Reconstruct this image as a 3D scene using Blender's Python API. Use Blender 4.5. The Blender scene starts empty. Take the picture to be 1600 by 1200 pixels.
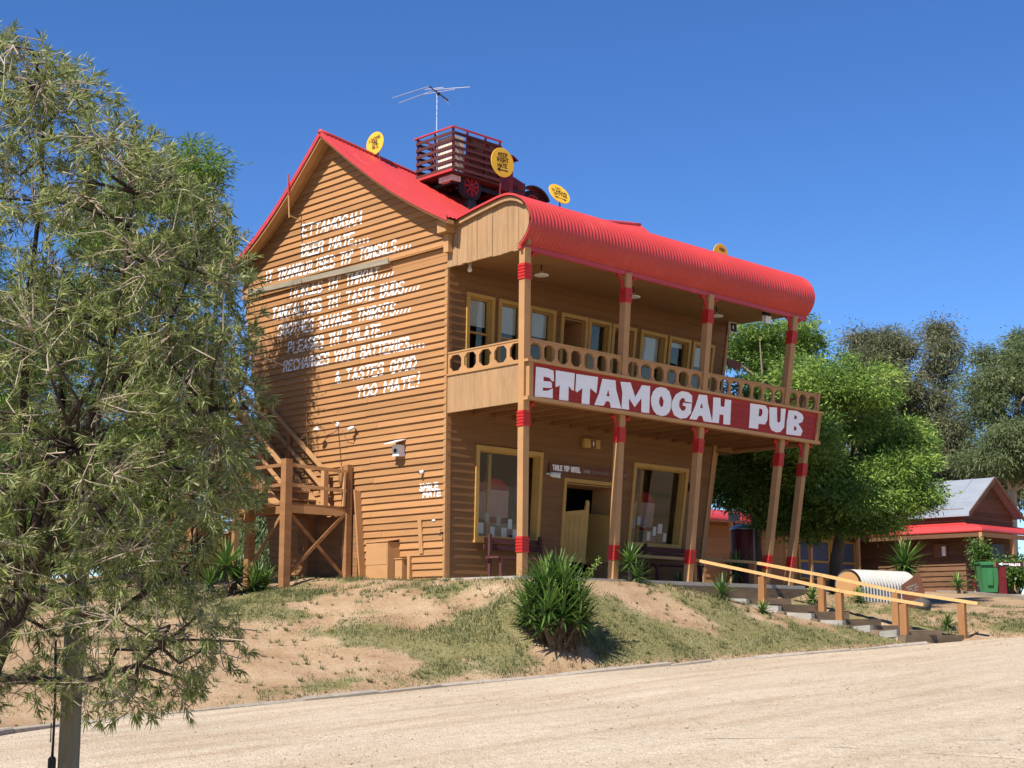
import bpy, math, random
import numpy as np
from mathutils import Vector, Matrix, Euler
R = math.radians
random.seed(7); rng = np.random.default_rng(7)
SC = bpy.context.scene
COL = SC.collection

# ------------------------------------------------------------------ camera
F_PX, HOR, CX, CY = 2311., 985., 800., 600.
_p = math.atan((HOR-CY)/F_PX); _y = R(45.2)
FH = np.array([math.cos(_y), math.sin(_y), 0.]); RT = np.array([math.sin(_y), -math.cos(_y), 0.])
FW = FH*math.cos(_p)+np.array([0, 0, math.sin(_p)]); UP = np.cross(RT, FW)
def ray(px, py):
    v = FW*F_PX+RT*(px-CX)+UP*(CY-py); return v/(v@FW)
CAM = -ray(695, 903)*29.5
def at(px, py, dep): return CAM+ray(px, py)*dep
def hit(px, py, ax, val):
    r = ray(px, py); return CAM+r*((val-CAM[ax])/r[ax])
def hitp(px, py, n, c):
    r = ray(px, py); n = np.asarray(n, float); return CAM+r*((c-n@CAM)/(n@r))
cd = bpy.data.cameras.new('camera'); cam = bpy.data.objects.new('camera', cd); COL.objects.link(cam)
cd.sensor_width = 36; cd.lens = F_PX/1600*36; cd.clip_end = 3000; cd.clip_start = .1
M = Matrix.Identity(4)
for i in range(3):
    M[i][0] = RT[i]; M[i][1] = UP[i]; M[i][2] = -FW[i]; M[i][3] = CAM[i]
cam.matrix_world = M
SC.camera = cam
SC.render.resolution_x, SC.render.resolution_y = 1024, 768

# ------------------------------------------------------------------ sky, sun, exposure
SUN = np.array([1., .17, -1.14]); SUN /= np.linalg.norm(SUN)      # direction the light travels
w = bpy.data.worlds.new('World'); SC.world = w; w.use_nodes = True
nt = w.node_tree
bg = nt.nodes['Background']
sky = nt.nodes.new('ShaderNodeTexSky'); sky.sky_type = 'NISHITA'; sky.sun_disc = False
sky.sun_elevation = math.asin(-SUN[2]); sky.sun_rotation = math.atan2(-SUN[0], -SUN[1])
sky.altitude = 1500; sky.air_density = 1.0; sky.dust_density = 0; sky.ozone_density = 6.0
hs = nt.nodes.new('ShaderNodeHueSaturation'); hs.inputs['Hue'].default_value = .508; hs.inputs['Saturation'].default_value = 1.17      # a phone's saturated blue
nt.links.new(sky.outputs[0], hs.inputs['Color']); nt.links.new(hs.outputs[0], bg.inputs[0]); bg.inputs[1].default_value = .102
sl = bpy.data.lights.new('sun', 'SUN'); sl.energy = 5.0; sl.angle = R(.53); sl.color = (1, .95, .87)
so = bpy.data.objects.new('sun', sl); COL.objects.link(so)
so.rotation_euler = Vector(SUN).to_track_quat('-Z', 'Y').to_euler(); so.location = (-20, 5, 40)
vs = SC.view_settings; vs.view_transform = 'Standard'; vs.look = 'None'; vs.gamma = 1; vs.use_curve_mapping = False
vs.exposure = .70

# ------------------------------------------------------------------ materials
def new_mat(name):
    m = bpy.data.materials.new(name); m.use_nodes = True
    n = m.node_tree; b = n.nodes['Principled BSDF']; return m, n, b
def L(n, a, b): n.links.new(a, b)
def noise(n, vec, scale, detail=4, rough=.55):
    t = n.nodes.new('ShaderNodeTexNoise'); t.inputs['Scale'].default_value = scale
    t.inputs['Detail'].default_value = detail; t.inputs['Roughness'].default_value = rough
    if vec: L(n, vec, t.inputs['Vector'])
    return t.outputs['Fac']
def mapped(n, stretch=(1, 1, 1), coord='Object'):
    tc = n.nodes.new('ShaderNodeTexCoord'); mp = n.nodes.new('ShaderNodeMapping')
    mp.inputs['Scale'].default_value = stretch; L(n, tc.outputs[coord], mp.inputs['Vector']); return mp.outputs[0]
def rampn(n, fac, stops):
    r = n.nodes.new('ShaderNodeValToRGB'); e = r.color_ramp.elements
    while len(e) < len(stops): e.new(.5)
    for el, (p, c) in zip(e, stops):
        el.position = p; el.color = tuple(c)+(1,) if len(c) == 3 else c
    L(n, fac, r.inputs[0]); return r.outputs[0]
def mixc(n, fac, a, b, mode='MIX'):
    m = n.nodes.new('ShaderNodeMix'); m.data_type = 'RGBA'; m.blend_type = mode
    for s, v in ((m.inputs[0], fac), (m.inputs[6], a), (m.inputs[7], b)):
        if hasattr(v, 'links') or isinstance(v, bpy.types.NodeSocket): L(n, v, s)
        elif isinstance(v, (int, float)): s.default_value = v
        else: s.default_value = tuple(v)+(1,)
    return m.outputs[2]
def mathn(n, op, a, b=0.):
    m = n.nodes.new('ShaderNodeMath'); m.operation = op
    for s, v in ((m.inputs[0], a), (m.inputs[1], b)):
        if isinstance(v, bpy.types.NodeSocket): L(n, v, s)
        else: s.default_value = v
    return m.outputs[0]
def bumpn(n, b, h, strength=.3, dist=.01):
    bp = n.nodes.new('ShaderNodeBump'); bp.inputs['Strength'].default_value = strength
    bp.inputs['Distance'].default_value = dist; L(n, h, bp.inputs['Height']); L(n, bp.outputs[0], b.inputs['Normal'])
def sc(c, k): return tuple(min(1, x*k) for x in c)
def mat(name, col, rough=.7, var=.18, scale=3., stretch=(1, 1, 1), rand=0., bump=0., bscale=60, metal=0, wear=None, wearamt=.0, spec=.3):
    m, n, b = new_mat(name)
    vec = mapped(n, stretch)
    f = noise(n, vec, scale, 6)
    c = rampn(n, f, [(.28, sc(col, 1-var)), (.72, sc(col, 1+var))])
    f2 = noise(n, mapped(n, tuple(s*.25 for s in stretch)), scale, 3)
    c = mixc(n, .5, c, rampn(n, f2, [(.35, sc(col, 1-var*.8)), (.65, sc(col, 1+var*.6))]))
    if wear:
        wf = rampn(n, noise(n, mapped(n, stretch), scale*2.7, 8, .65), [(.62-wearamt*.2, (0, 0, 0)), (.72-wearamt*.2, (1, 1, 1))])
        c = mixc(n, mathn(n, 'MULTIPLY', wf, wearamt), c, wear)
    if rand:
        oi = n.nodes.new('ShaderNodeObjectInfo')
        k = mathn(n, 'MULTIPLY_ADD', oi.outputs['Random'], rand)
        k.node.inputs[2].default_value = 1-rand/2
        hs = n.nodes.new('ShaderNodeHueSaturation'); L(n, k, hs.inputs['Value']); L(n, c, hs.inputs['Color']); c = hs.outputs[0]
    L(n, c, b.inputs['Base Color']); b.inputs['Roughness'].default_value = rough; b.inputs['Metallic'].default_value = metal
    b.inputs['Specular IOR Level'].default_value = spec
    if bump: bumpn(n, b, noise(n, mapped(n, stretch), bscale, 5), bump, .01)
    return m
def leafmat(name, stops, rough=.5, trans=.25, spec=.35):
    """foliage: colour picked per leaf from a stored random number, thin-leaf translucency"""
    m, n, b = new_mat(name)
    a = n.nodes.new('ShaderNodeAttribute'); a.attribute_name = 'rnd'
    c = rampn(n, a.outputs['Fac'], stops)
    L(n, c, b.inputs['Base Color']); b.inputs['Roughness'].default_value = rough; b.inputs['Specular IOR Level'].default_value = spec
    t = n.nodes.new('ShaderNodeBsdfTranslucent'); L(n, mixc(n, .5, c, (.25, .30, .03), 'ADD') if False else c, t.inputs[0])
    mx = n.nodes.new('ShaderNodeMixShader'); mx.inputs[0].default_value = trans
    L(n, b.outputs[0], mx.inputs[1]); L(n, t.outputs[0], mx.inputs[2])
    L(n, mx.outputs[0], n.nodes['Material Output'].inputs[0]); return m
def glassmat(name, tint=(.86, .88, .88), refl=.035):
    m, n, b = new_mat(name); n.nodes.remove(b)
    tr = n.nodes.new('ShaderNodeBsdfTransparent'); tr.inputs[0].default_value = tint+(1,)
    gl = n.nodes.new('ShaderNodeBsdfGlossy'); gl.inputs['Roughness'].default_value = .015
    lw = n.nodes.new('ShaderNodeLayerWeight'); lw.inputs[0].default_value = .5
    fc = mathn(n, 'ADD', mathn(n, 'MULTIPLY', mathn(n, 'POWER', lw.outputs['Facing'], 4.), .8), refl)
    mx = n.nodes.new('ShaderNodeMixShader'); L(n, fc, mx.inputs[0]); L(n, tr.outputs[0], mx.inputs[1]); L(n, gl.outputs[0], mx.inputs[2])
    L(n, mx.outputs[0], n.nodes['Material Output'].inputs[0]); return m
TAN = (.37, .180, .066)
MT = dict(
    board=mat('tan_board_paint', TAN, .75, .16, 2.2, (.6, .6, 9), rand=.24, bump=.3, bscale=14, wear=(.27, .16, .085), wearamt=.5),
    board_shaded=mat('tan_board_paint_shade_darkened', (.20, .095, .034), .75, .16, 2.2, (.6, .6, 9), rand=.16, bump=.25, bscale=14),  # same tan board paint, with the veranda's shade darkened into the base colour
    tan=mat('tan_paint', (.42, .225, .092), .7, .12, 2.5, (1, 1, 2), rand=.06, bump=.12, bscale=30, wear=(.40, .26, .15), wearamt=.3),
    panel=mat('tan_panel_weathered', (.34, .20, .095), .8, .2, 2.4, (5, 5, .5), rand=.12, bump=.15, bscale=20, wear=(.40, .27, .16), wearamt=.5),
    trim=mat('mustard_trim_paint', (.46, .27, .07), .6, .12, 3, (1, 1, 2), rand=.06, bump=.1),
    timber=mat('brown_stained_timber', (.25, .118, .046), .75, .22, 2.5, (1.2, 1.2, 6), rand=.18, bump=.3, bscale=18),
    rail=mat('yellow_brown_rail_timber', (.55, .33, .13), .7, .14, 3, (1, 6, 1), rand=.08, bump=.2, bscale=20),
    railpost=mat('orange_brown_post_timber', (.29, .140, .053), .75, .2, 3, (4, 4, .8), rand=.12, bump=.2, bscale=20),
    grey_wood=mat('weathered_grey_timber', (.30, .25, .18), .9, .3, 3, (1.5, .6, 6), rand=.2, bump=.5, bscale=14),
    sleeper=mat('old_sleeper_timber', (.17, .12, .075), .9, .35, 3, (1, 3, 5), rand=.35, bump=.6, bscale=12),
    sleeper_grey=mat('silvered_sleeper_timber', (.30, .28, .24), .9, .25, 3, (3, 1, 5), rand=.25, bump=.5, bscale=12),
    roof=mat('red_roof_paint', (.48, .044, .038), .42, .10, .8, (1, 1, 1), bump=.05, bscale=8, wear=(.62, .12, .10), wearamt=.25, spec=.45),
    red=mat('red_band_paint', (.46, .022, .018), .5, .15, 6, bump=.1),
    signred=mat('red_sign_paint', (.34, .022, .016), .6, .14, 2.5, (.6, 1, 5), rand=.14, bump=.15),
    signwhite=mat('white_sign_paint', (.88, .87, .86), .65, .06, 3, (1, 1, 9), bump=.12),
    white=mat('white_lettering_paint', (.84, .83, .80), .7, .07, 8, wear=(.55, .42, .28), wearamt=.35),
    whiteplastic=mat('white_plastic', (.72, .72, .70), .45, .05, 5),
    ceiling=mat('brown_ceiling_paint', (.27, .145, .06), .8, .12, 1.5, (1, .4, 1), bump=.08),
    black=mat('black_paint', (.012, .012, .014), .45, .3, 5),
    rubber=mat('old_tyre_rubber', (.022, .022, .024), .85, .3, 9, bump=.3),
    darkmetal=mat('dark_metal', (.05, .05, .055), .5, .2, 6, metal=.6),
    steel=mat('pale_aluminium', (.62, .66, .72), .35, .08, 6, metal=.7),
    galv=mat('galvanised_sheet', (.46, .49, .51), .42, .16, 1.6, (1, .3, 1), metal=.55, bump=.05, wear=(.33, .30, .26), wearamt=.35),
    galv_pale=mat('pale_galvanised_corrugated', (.40, .385, .35), .55, .16, 3, metal=.0, wear=(.36, .27, .18), wearamt=.4),
    yellow=mat('yellow_enamel', (.72, .40, .03), .5, .08, 4, wear=(.55, .30, .06), wearamt=.3),
    ink=mat('black_lettering', (.03, .018, .012), .7, .2, 9),
    dkred=mat('dark_red_truck_paint', (.12, .008, .012), .5, .25, 3, wear=(.10, .03, .02), wearamt=.5),
    wheelred=mat('red_wheel_paint', (.38, .012, .014), .5, .2, 5),
    stake=mat('maroon_stake_timber', (.085, .028, .024), .85, .3, 3, (1, 1, 7), rand=.25, bump=.4, bscale=14),
    paleboard=mat('pale_peeling_boards', (.66, .60, .50), .85, .18, 3, (7, 7, .7), rand=.25, bump=.3, wear=(.30, .22, .15), wearamt=.5),
    concrete=mat('weathered_concrete', (.34, .285, .225), .9, .18, 4, rand=.2, bump=.35, bscale=40, wear=(.22, .19, .15), wearamt=.5),
    slab=mat('grey_concrete_slab', (.38, .34, .28), .9, .15, 3, bump=.2, bscale=50),
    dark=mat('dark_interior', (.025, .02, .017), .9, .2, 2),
    blind=mat('pale_roller_blind', (.72, .73, .66), .85, .07, 3, (1, 1, .3), rand=.1),
    paper=mat('white_paper_notice', (.78, .78, .76), .8, .06, 6, rand=.15),
    greypaper=mat('printed_grey_paper', (.34, .33, .30), .8, .35, 18),
    drapered=mat('red_cloth', (.42, .03, .022), .9, .3, 4),
    drapepale=mat('pale_pink_cloth', (.55, .33, .28), .9, .2, 3),
    brownsign=mat('brown_sign_board', (.16, .062, .035), .75, .2, 3, (2, 2, 1), bump=.15),
    binq=mat('green_bin_plastic', (.035, .16, .055), .5, .14, 3, bump=.05),
    bark=mat('grey_brown_bark', (.15, .11, .08), .95, .3, 5, (3, 3, .7), bump=.7, bscale=25),
    darkbark=mat('dark_shrub_bark', (.060, .043, .032), .95, .3, 5, (3, 3, .7), bump=.7, bscale=25),
    shedboard=mat('dark_brown_shed_board', (.135, .066, .032), .8, .25, 2.5, (1.2, 1.2, 6), rand=.25, bump=.3, bscale=18),
    twig=mat('pale_dry_twig', (.34, .275, .20), .9, .3, 8, bump=.3),
    gum=mat('pale_gum_bark', (.42, .36, .30), .85, .3, 3, (2, 2, .6), bump=.3),
    postwood=mat('greenish_round_post_timber', (.22, .20, .14), .9, .25, 3, (6, 6, .6), bump=.5, bscale=16),
    stone=mat('dark_grey_stone', (.075, .068, .06), .9, .4, 4, bump=.8, bscale=9),
    frond=leafmat('yucca_leaf', [(0, (0.0324, 0.0878, 0.0162)), (0.6, (0.1148, 0.2025, 0.0378)), (1, (0.27, 0.351, 0.081))], .42, 0.25, .5),
    frond_dead=leafmat('dry_yucca_leaf', [(0, (.06, .04, .022)), (1, (.16, .11, .06))], .9, .1),
    willow=leafmat('narrow_olive_leaf', [(0, (0.0978, 0.1265, 0.0391)), (0.4, (0.2415, 0.2818, 0.0862)), (0.75, (0.414, 0.4427, 0.161)), (1, (0.62, 0.62, 0.3795))], .45, 0.52),
    lime=leafmat('bright_green_leaf', [(0, (0.081, 0.1485, 0.0216)), (0.6, (0.162, 0.2565, 0.0432)), (1, (0.27, 0.351, 0.0743))], .55, 0.45),
    feather=leafmat('fresh_green_feathery_leaf', [(0, (0.0481, 0.1049, 0.0218)), (0.5, (0.1639, 0.2731, 0.0524)), (1, (0.4151, 0.5244, 0.0983))], .55, 0.45),
    shadeleaf=leafmat('dark_green_feathery_leaf', [(0, (0.0479, 0.1046, 0.0217)), (0.5, (0.1635, 0.2726, 0.0524)), (1, (0.4142, 0.5233, 0.0981))], .55, 0.36),
    gumleaf=leafmat('grey_green_gum_leaf', [(0, (0.0675, 0.078, 0.039)), (0.5, (0.15, 0.165, 0.0825)), (0.85, (0.2325, 0.225, 0.1125)), (1, (0.315, 0.225, 0.1125))], .5, 0.4),
    gumleaf2=leafmat('olive_gum_leaf', [(0, (0.0653, 0.0943, 0.0348)), (0.6, (0.1595, 0.203, 0.0798)), (1, (0.2755, 0.3045, 0.1377))], .5, 0.4),
    hedge=leafmat('glossy_hedge_leaf', [(0, (0.0375, 0.0825, 0.018)), (0.6, (0.0975, 0.1875, 0.036)), (1, (0.165, 0.255, 0.0525))], .4, 0.35),
    grass=leafmat('short_dry_grass', [(0, (.075, .10, .028)), (.5, (.13, .15, .048)), (.8, (.22, .20, .085)), (1, (.36, .29, .16))], .7, .3),
    glass=glassmat('window_glass'), blueglass=glassmat('blue_tinted_glass', (.12, .16, .24), .16),
    bluepane=mat('blue_grey_pane_reflection', (.075, .10, .16), .7, .2, 2),  # blue reflections in the pavilion panes, painted as a flat colour
)

# ------------------------------------------------------------------ builders
ORG = {}
def tag(o, label, cat, group=None, kind=None):
    if label: o['label'] = label
    if cat: o['category'] = cat
    if group: o['group'] = group
    if kind: o['kind'] = kind
    return o
def root(name, label, cat, loc=(0, 0, 0), group=None):
    o = bpy.data.objects.new(name, None); COL.objects.link(o); o.location = tuple(loc); o.empty_display_size = .2
    ORG[o.name] = np.array(loc, float); return tag(o, label, cat, group)
def npmesh(name, V, Fc, smooth=False, attr=None):
    """fast mesh from arrays: Fc (n,k) faces all of one size"""
    me = bpy.data.meshes.new(name); V = np.asarray(V, np.float32); Fc = np.asarray(Fc, np.int32)
    n, k = Fc.shape
    me.vertices.add(len(V)); me.vertices.foreach_set('co', V.ravel())
    me.loops.add(n*k); me.loops.foreach_set('vertex_index', Fc.ravel())
    me.polygons.add(n); me.polygons.foreach_set('loop_start', np.arange(0, n*k, k, dtype=np.int32))
    me.polygons.foreach_set('loop_total', np.full(n, k, np.int32))
    if smooth: me.polygons.foreach_set('use_smooth', np.ones(n, bool))
    if attr is not None:
        for an, av in attr.items():
            a = me.attributes.new(an, 'FLOAT', 'POINT'); a.data.foreach_set('value', np.asarray(av, np.float32))
    me.update(calc_edges=True); me.validate(); return me
def link(name, me, m, parent=None):
    o = bpy.data.objects.new(name, me); COL.objects.link(o); me.materials.append(m)
    if parent is not None:
        o.parent = parent; ORG[o.name] = ORG[parent.name]
    else: ORG[o.name] = np.zeros(3)
    return o
class MB:
    def __init__(s): s.v = []; s.f = []
    def add(s, pts, faces):
        k = len(s.v); s.v += [tuple(map(float, p)) for p in pts]; s.f += [tuple(i+k for i in f) for f in faces]; return s
    def hexa(s, a, b):
        """a: four points of one face in order, b: the four matching points of the opposite face"""
        return s.add(list(a)+list(b), [(3, 2, 1, 0), (4, 5, 6, 7), (0, 1, 5, 4), (1, 2, 6, 5), (2, 3, 7, 6), (3, 0, 4, 7)])
    def box(s, x0, x1, y0, y1, z0, z1):
        return s.hexa([(x0, y0, z0), (x1, y0, z0), (x1, y1, z0), (x0, y1, z0)], [(x0, y0, z1), (x1, y0, z1), (x1, y1, z1), (x0, y1, z1)])
    def bar(s, p, q, wd, ht, up=(0, 0, 1)):
        p = np.array(p, float); q = np.array(q, float); d = q-p; d /= np.linalg.norm(d)
        r = np.cross(d, up); r /= np.linalg.norm(r); u = np.cross(r, d)
        o = [(-1, -1), (1, -1), (1, 1), (-1, 1)]
        return s.hexa([p+r*a*wd/2+u*b*ht/2 for a, b in o], [q+r*a*wd/2+u*b*ht/2 for a, b in o])
    def prism(s, poly, off):
        """poly: list of 3d points, off: vector"""
        n = len(poly); off = np.array(off, float); top = [np.array(p, float)+off for p in poly]
        return s.add(list(poly)+top, [tuple(range(n))[::-1], tuple(range(n, 2*n))]+[(i, (i+1) % n, n+(i+1) % n, n+i) for i in range(n)])
    def tube(s, path, rad, n=8, cap=True):
        path = [np.array(p, float) for p in path]
        if not hasattr(rad, '__len__'): rad = [rad]*len(path)
        k = len(s.v); ref = np.array((0, 0, 1.))
        for i, p in enumerate(path):
            d = path[min(i+1, len(path)-1)]-path[max(i-1, 0)]; d /= np.linalg.norm(d)+1e-9
            a = np.cross(d, ref)
            if np.linalg.norm(a) < .15: a = np.cross(d, (1, 0, 0))
            a /= np.linalg.norm(a); b = np.cross(d, a)
            for j in range(n):
                t = 2*math.pi*j/n; s.v.append(tuple(p+(a*math.cos(t)+b*math.sin(t))*rad[i]))
        for i in range(len(path)-1):
            for j in range(n):
                s.f.append((k+i*n+j, k+i*n+(j+1) % n, k+(i+1)*n+(j+1) % n, k+(i+1)*n+j))
        if cap:
            s.f.append(tuple(k+j for j in range(n))[::-1]); e = k+(len(path)-1)*n; s.f.append(tuple(e+j for j in range(n)))
        return s
    def lathe(s, prof, c, ax=(0, 0, 1), n=20):
        """prof: (radius, distance along axis)"""
        c = np.array(c, float); ax = np.array(ax, float); ax /= np.linalg.norm(ax)
        a = np.cross(ax, (0, 0, 1.)) if abs(ax[2]) < .9 else np.cross(ax, (1., 0, 0)); a /= np.linalg.norm(a); b = np.cross(ax, a)
        k = len(s.v)
        for r, h in prof:
            for j in range(n):
                t = 2*math.pi*j/n; s.v.append(tuple(c+ax*h+(a*math.cos(t)+b*math.sin(t))*max(r, 1e-4)))
        for i in range(len(prof)-1):
            for j in range(n): s.f.append((k+i*n+j, k+i*n+(j+1) % n, k+(i+1)*n+(j+1) % n, k+(i+1)*n+j))
        s.f.append(tuple(k+j for j in range(n))[::-1]); e = k+(len(prof)-1)*n; s.f.append(tuple(e+j for j in range(n)))
        return s
    def build(s, name, m, parent=None, smooth=False):
        me = bpy.data.meshes.new(name)
        o = ORG[parent.name] if parent is not None else np.zeros(3)
        me.from_pydata([(x-o[0], y-o[1], z-o[2]) for x, y, z in s.v], [], s.f); me.update()
        if smooth:
            me.polygons.foreach_set('use_smooth', np.ones(len(me.polygons), bool))
        return link(name, me, MT[m] if isinstance(m, str) else m, parent)
def thing_mesh(mb, name, m, label, cat, loc, group=None, smooth=False):
    """a thing that is a single mesh, origin at its base"""
    o = mb.build(name, m, None, smooth)
    for v in o.data.vertices: v.co -= Vector(loc)
    o.location = tuple(loc); ORG[o.name] = np.array(loc, float); return tag(o, label, cat, group)
def autosmooth(o, ang=35):
    me = o.data; me.polygons.foreach_set('use_smooth', np.ones(len(me.polygons), bool))
    try: me.set_sharp_from_angle(angle=R(ang))
    except Exception: pass
    return o

# ------------------------------------------------------------------ stroke lettering
GLY = {
 'A': [[(0, 0), (.5, 1), (1, 0)], [(.2, .36), (.8, .36)]], 'B': [[(0, 0), (0, 1), (.7, 1), (.95, .8), (.75, .54), (0, .54)], [(.75, .54), (1, .28), (.75, 0), (0, 0)]],
 'C': [[(1, .82), (.7, 1), (.28, 1), (0, .65), (0, .35), (.28, 0), (.7, 0), (1, .18)]], 'D': [[(0, 0), (0, 1), (.6, 1), (1, .68), (1, .32), (.6, 0), (0, 0)]],
 'E': [[(1, 1), (0, 1), (0, 0), (1, 0)], [(0, .52), (.8, .52)]], 'F': [[(1, 1), (0, 1), (0, 0)], [(0, .52), (.8, .52)]],
 'G': [[(1, .82), (.7, 1), (.28, 1), (0, .65), (0, .35), (.28, 0), (.75, 0), (1, .2), (1, .45), (.55, .45)]], 'H': [[(0, 0), (0, 1)], [(1, 0), (1, 1)], [(0, .5), (1, .5)]],
 'I': [[(.5, 0), (.5, 1)]], 'K': [[(0, 0), (0, 1)], [(1, 1), (0, .45)], [(.3, .6), (1, 0)]], 'L': [[(0, 1), (0, 0), (1, 0)]],
 'M': [[(0, 0), (0, 1), (.5, .4), (1, 1), (1, 0)]], 'N': [[(0, 0), (0, 1), (1, 0), (1, 1)]],
 'O': [[(.3, 0), (0, .32), (0, .68), (.3, 1), (.7, 1), (1, .68), (1, .32), (.7, 0), (.3, 0)]], 'P': [[(0, 0), (0, 1), (.72, 1), (1, .78), (.72, .48), (0, .48)]],
 'Q': [[(.3, 0), (0, .32), (0, .68), (.3, 1), (.7, 1), (1, .68), (1, .32), (.7, 0), (.3, 0)], [(.6, .3), (1, -.05)]],
 'R': [[(0, 0), (0, 1), (.72, 1), (1, .78), (.72, .5), (0, .5)], [(.45, .5), (1, 0)]],
 'S': [[(.95, .85), (.7, 1), (.25, 1), (0, .8), (.2, .56), (.8, .45), (1, .22), (.75, 0), (.25, 0), (0, .15)]], 'T': [[(0, 1), (1, 1)], [(.5, 1), (.5, 0)]],
 'U': [[(0, 1), (0, .3), (.28, 0), (.72, 0), (1, .3), (1, 1)]], 'V': [[(0, 1), (.5, 0), (1, 1)]], 'W': [[(0, 1), (.25, 0), (.5, .6), (.75, 0), (1, 1)]],
 'Y': [[(0, 1), (.5, .5), (1, 1)], [(.5, .5), (.5, 0)]], 'Z': [[(0, 1), (1, 1), (0, 0), (1, 0)]],
 '&': [[(1, 0), (.25, .75), (.4, 1), (.65, .85), (.1, .4), (.15, .08), (.5, 0), (.95, .4)]], "'": [[(.5, 1.05), (.35, .75)]], '!': [[(.6, 1.25), (.4, .35)], [(.35, .08), (.33, 0)]],
 '.': [[(.35, 0), (.6, .22)]], '<': [[(1.6, .5), (0, .5)], [(.55, .85), (0, .5), (.55, .15)]], '>': [[(0, .5), (1.6, .5)], [(1.05, .85), (1.6, .5), (1.05, .15)]],
}
WID = {'I': .32, "'": .4, '!': .5, '.': .42, 'M': 1.15, 'W': 1.2, ' ': .62, '<': 1., '>': 1.}
def strokes(text, width, height, th, gap=.38, shear=0., wob=0., seed=1, with_index=False):
    """-> list of quads [(u,v)*4] for a line of capitals fitted to width x height"""
    rd = random.Random(seed)
    tot = sum(WID.get(c, .85)+gap for c in text)-gap
    k = width/tot; x = 0; out = []; ids = []
    for ci, c in enumerate(text):
        wc = WID.get(c, .85)
        if c != ' ':
            dy = rd.uniform(-wob, wob)*height; ds = rd.uniform(-wob, wob)
            for pl in GLY[c]:
                P = [((x+px*wc)*k, py*height) for px, py in pl]
                P = [(px+(shear+ds)*py, py+dy) for px, py in P]
                for (ax, ay), (bx, by) in zip(P, P[1:]):
                    dx, dyy = bx-ax, by-ay; ln = math.hypot(dx, dyy)+1e-9; ux, uy = dx/ln, dyy/ln; e = th*.42; t = th*rd.uniform(.43, .57)
                    ax2, ay2, bx2, by2 = ax-ux*e, ay-uy*e, bx+ux*e, by+uy*e; nx, ny = -uy*t, ux*t
                    ids.append(ci); out.append([(ax2+nx, ay2+ny), (ax2-nx, ay2-ny), (bx2-nx, by2-ny), (bx2+nx, by2+ny)])
        x += wc+gap
    return (out, ids) if with_index else out
def text_mesh(mb, lines, c, r, u, n, th, eps=.0012, seed=1, thick=.0):
    """lines: (text, centre u, base v, width, height) laid on plane c with axes r,u and normal n"""
    c, r, u, n = (np.array(x, float) for x in (c, r, u, n)); k = 0
    for i, (t, cu, v0, wd, ht) in enumerate(lines):
        for q in strokes(t, wd, ht, th, seed=seed+i, wob=.02):
            k += 1
            mb.add([c+r*(cu-wd/2+a)+u*(v0+b)+n*(eps+.0004*(k % 7)) for a, b in q], [(0, 1, 2, 3)])
    return mb

# ------------------------------------------------------------------ terrain
N_ = [at(1083, 925, 31.6), at(1192, 949, 30.9), at(1313, 977, 30.0), at(1414, 995, 29.3)]     # feet of the two handrails
F_ = [at(1177, 927, 33.1), at(1285, 949, 32.0), at(1401, 976, 30.9), at(1505, 993, 30.1)]
def stair_corridor(P):
    """(height of the stair line, lateral distance from it, inside its length)"""
    m = [(a+b)/2 for a, b in zip(N_, F_)]; a, b = m[0]+(m[0]-m[3])*.08, m[3]-(m[0]-m[3])*.03; d = (b-a)[:2]; l2 = d@d
    t = ((P-a[:2])@d)/l2; lat = np.abs((P[:, 0]-a[0])*d[1]-(P[:, 1]-a[1])*d[0])/math.sqrt(l2)
    return a[2]+(b[2]-a[2])*np.clip(t, 0, 1), lat, (t > -.02) & (t < 1.03)
KERB = np.array([(-60, -34), (-28, -15), (-18, -8.6), (-14, -5.8), (-11.4, -4.5), (-10.3, -4.05), (-9.2, -3.98), (-8.4, -4.1), (-7.1, -4.25), (-6.2, -4.32), (-5.4, -4.45), (-3.45, -4.55),
                 (-1.64, -4.87), (-.08, -5.12), (1.69, -5.45), (3.17, -5.88), (4.54, -6.26), (6.59, -6.72), (8.27, -7.12), (9.2, -7.7), (12, -9.6), (20, -15), (45, -34)], float)
PLAT = np.array([(-1.0, 60), (-1.0, -.2), (-.5, -2.65), (3.6, -2.75), (5.0, -2.45), (9.2, -2.45), (11, -1.2), (15, -.6), (20, -3.2), (27, -6), (70, -30), (70, 60)], float)
def segdist(P, A):
    best = np.full(len(P), 1e9); sign = np.ones(len(P))
    for a, b in zip(A, A[1:]):
        d = b-a; t = np.clip(((P-a)@d)/(d@d), 0, 1); q = P-(a+t[:, None]*d); ds = np.hypot(q[:, 0], q[:, 1])
        cr = d[0]*(P[:, 1]-a[1])-d[1]*(P[:, 0]-a[0]); m = ds < best
        best[m] = ds[m]; sign[m] = np.sign(cr[m])
    return best, sign
def inpoly(P, A):
    ins = np.zeros(len(P), bool); j = len(A)-1
    for i in range(len(A)):
        (xi, yi), (xj, yj) = A[i], A[j]
        ins ^= ((yi > P[:, 1]) != (yj > P[:, 1])) & (P[:, 0] < (xj-xi)*(P[:, 1]-yi)/(yj-yi+1e-12)+xi); j = i
    return ins
def sat(x, a, b):
    ax = np.abs(x); return np.sign(x)*np.where(ax < a, ax, a+b*(1-np.exp(-np.maximum(ax-a, 0)/b)))
def _hash(ix, iy, s): 
    h = (ix*374761393+iy*668265263+s*974634777) & 0x7fffffff; h = ((h ^ (h >> 13))*1274126177) & 0x7fffffff
    return ((h ^ (h >> 16)) & 0xffff)/65535.
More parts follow.
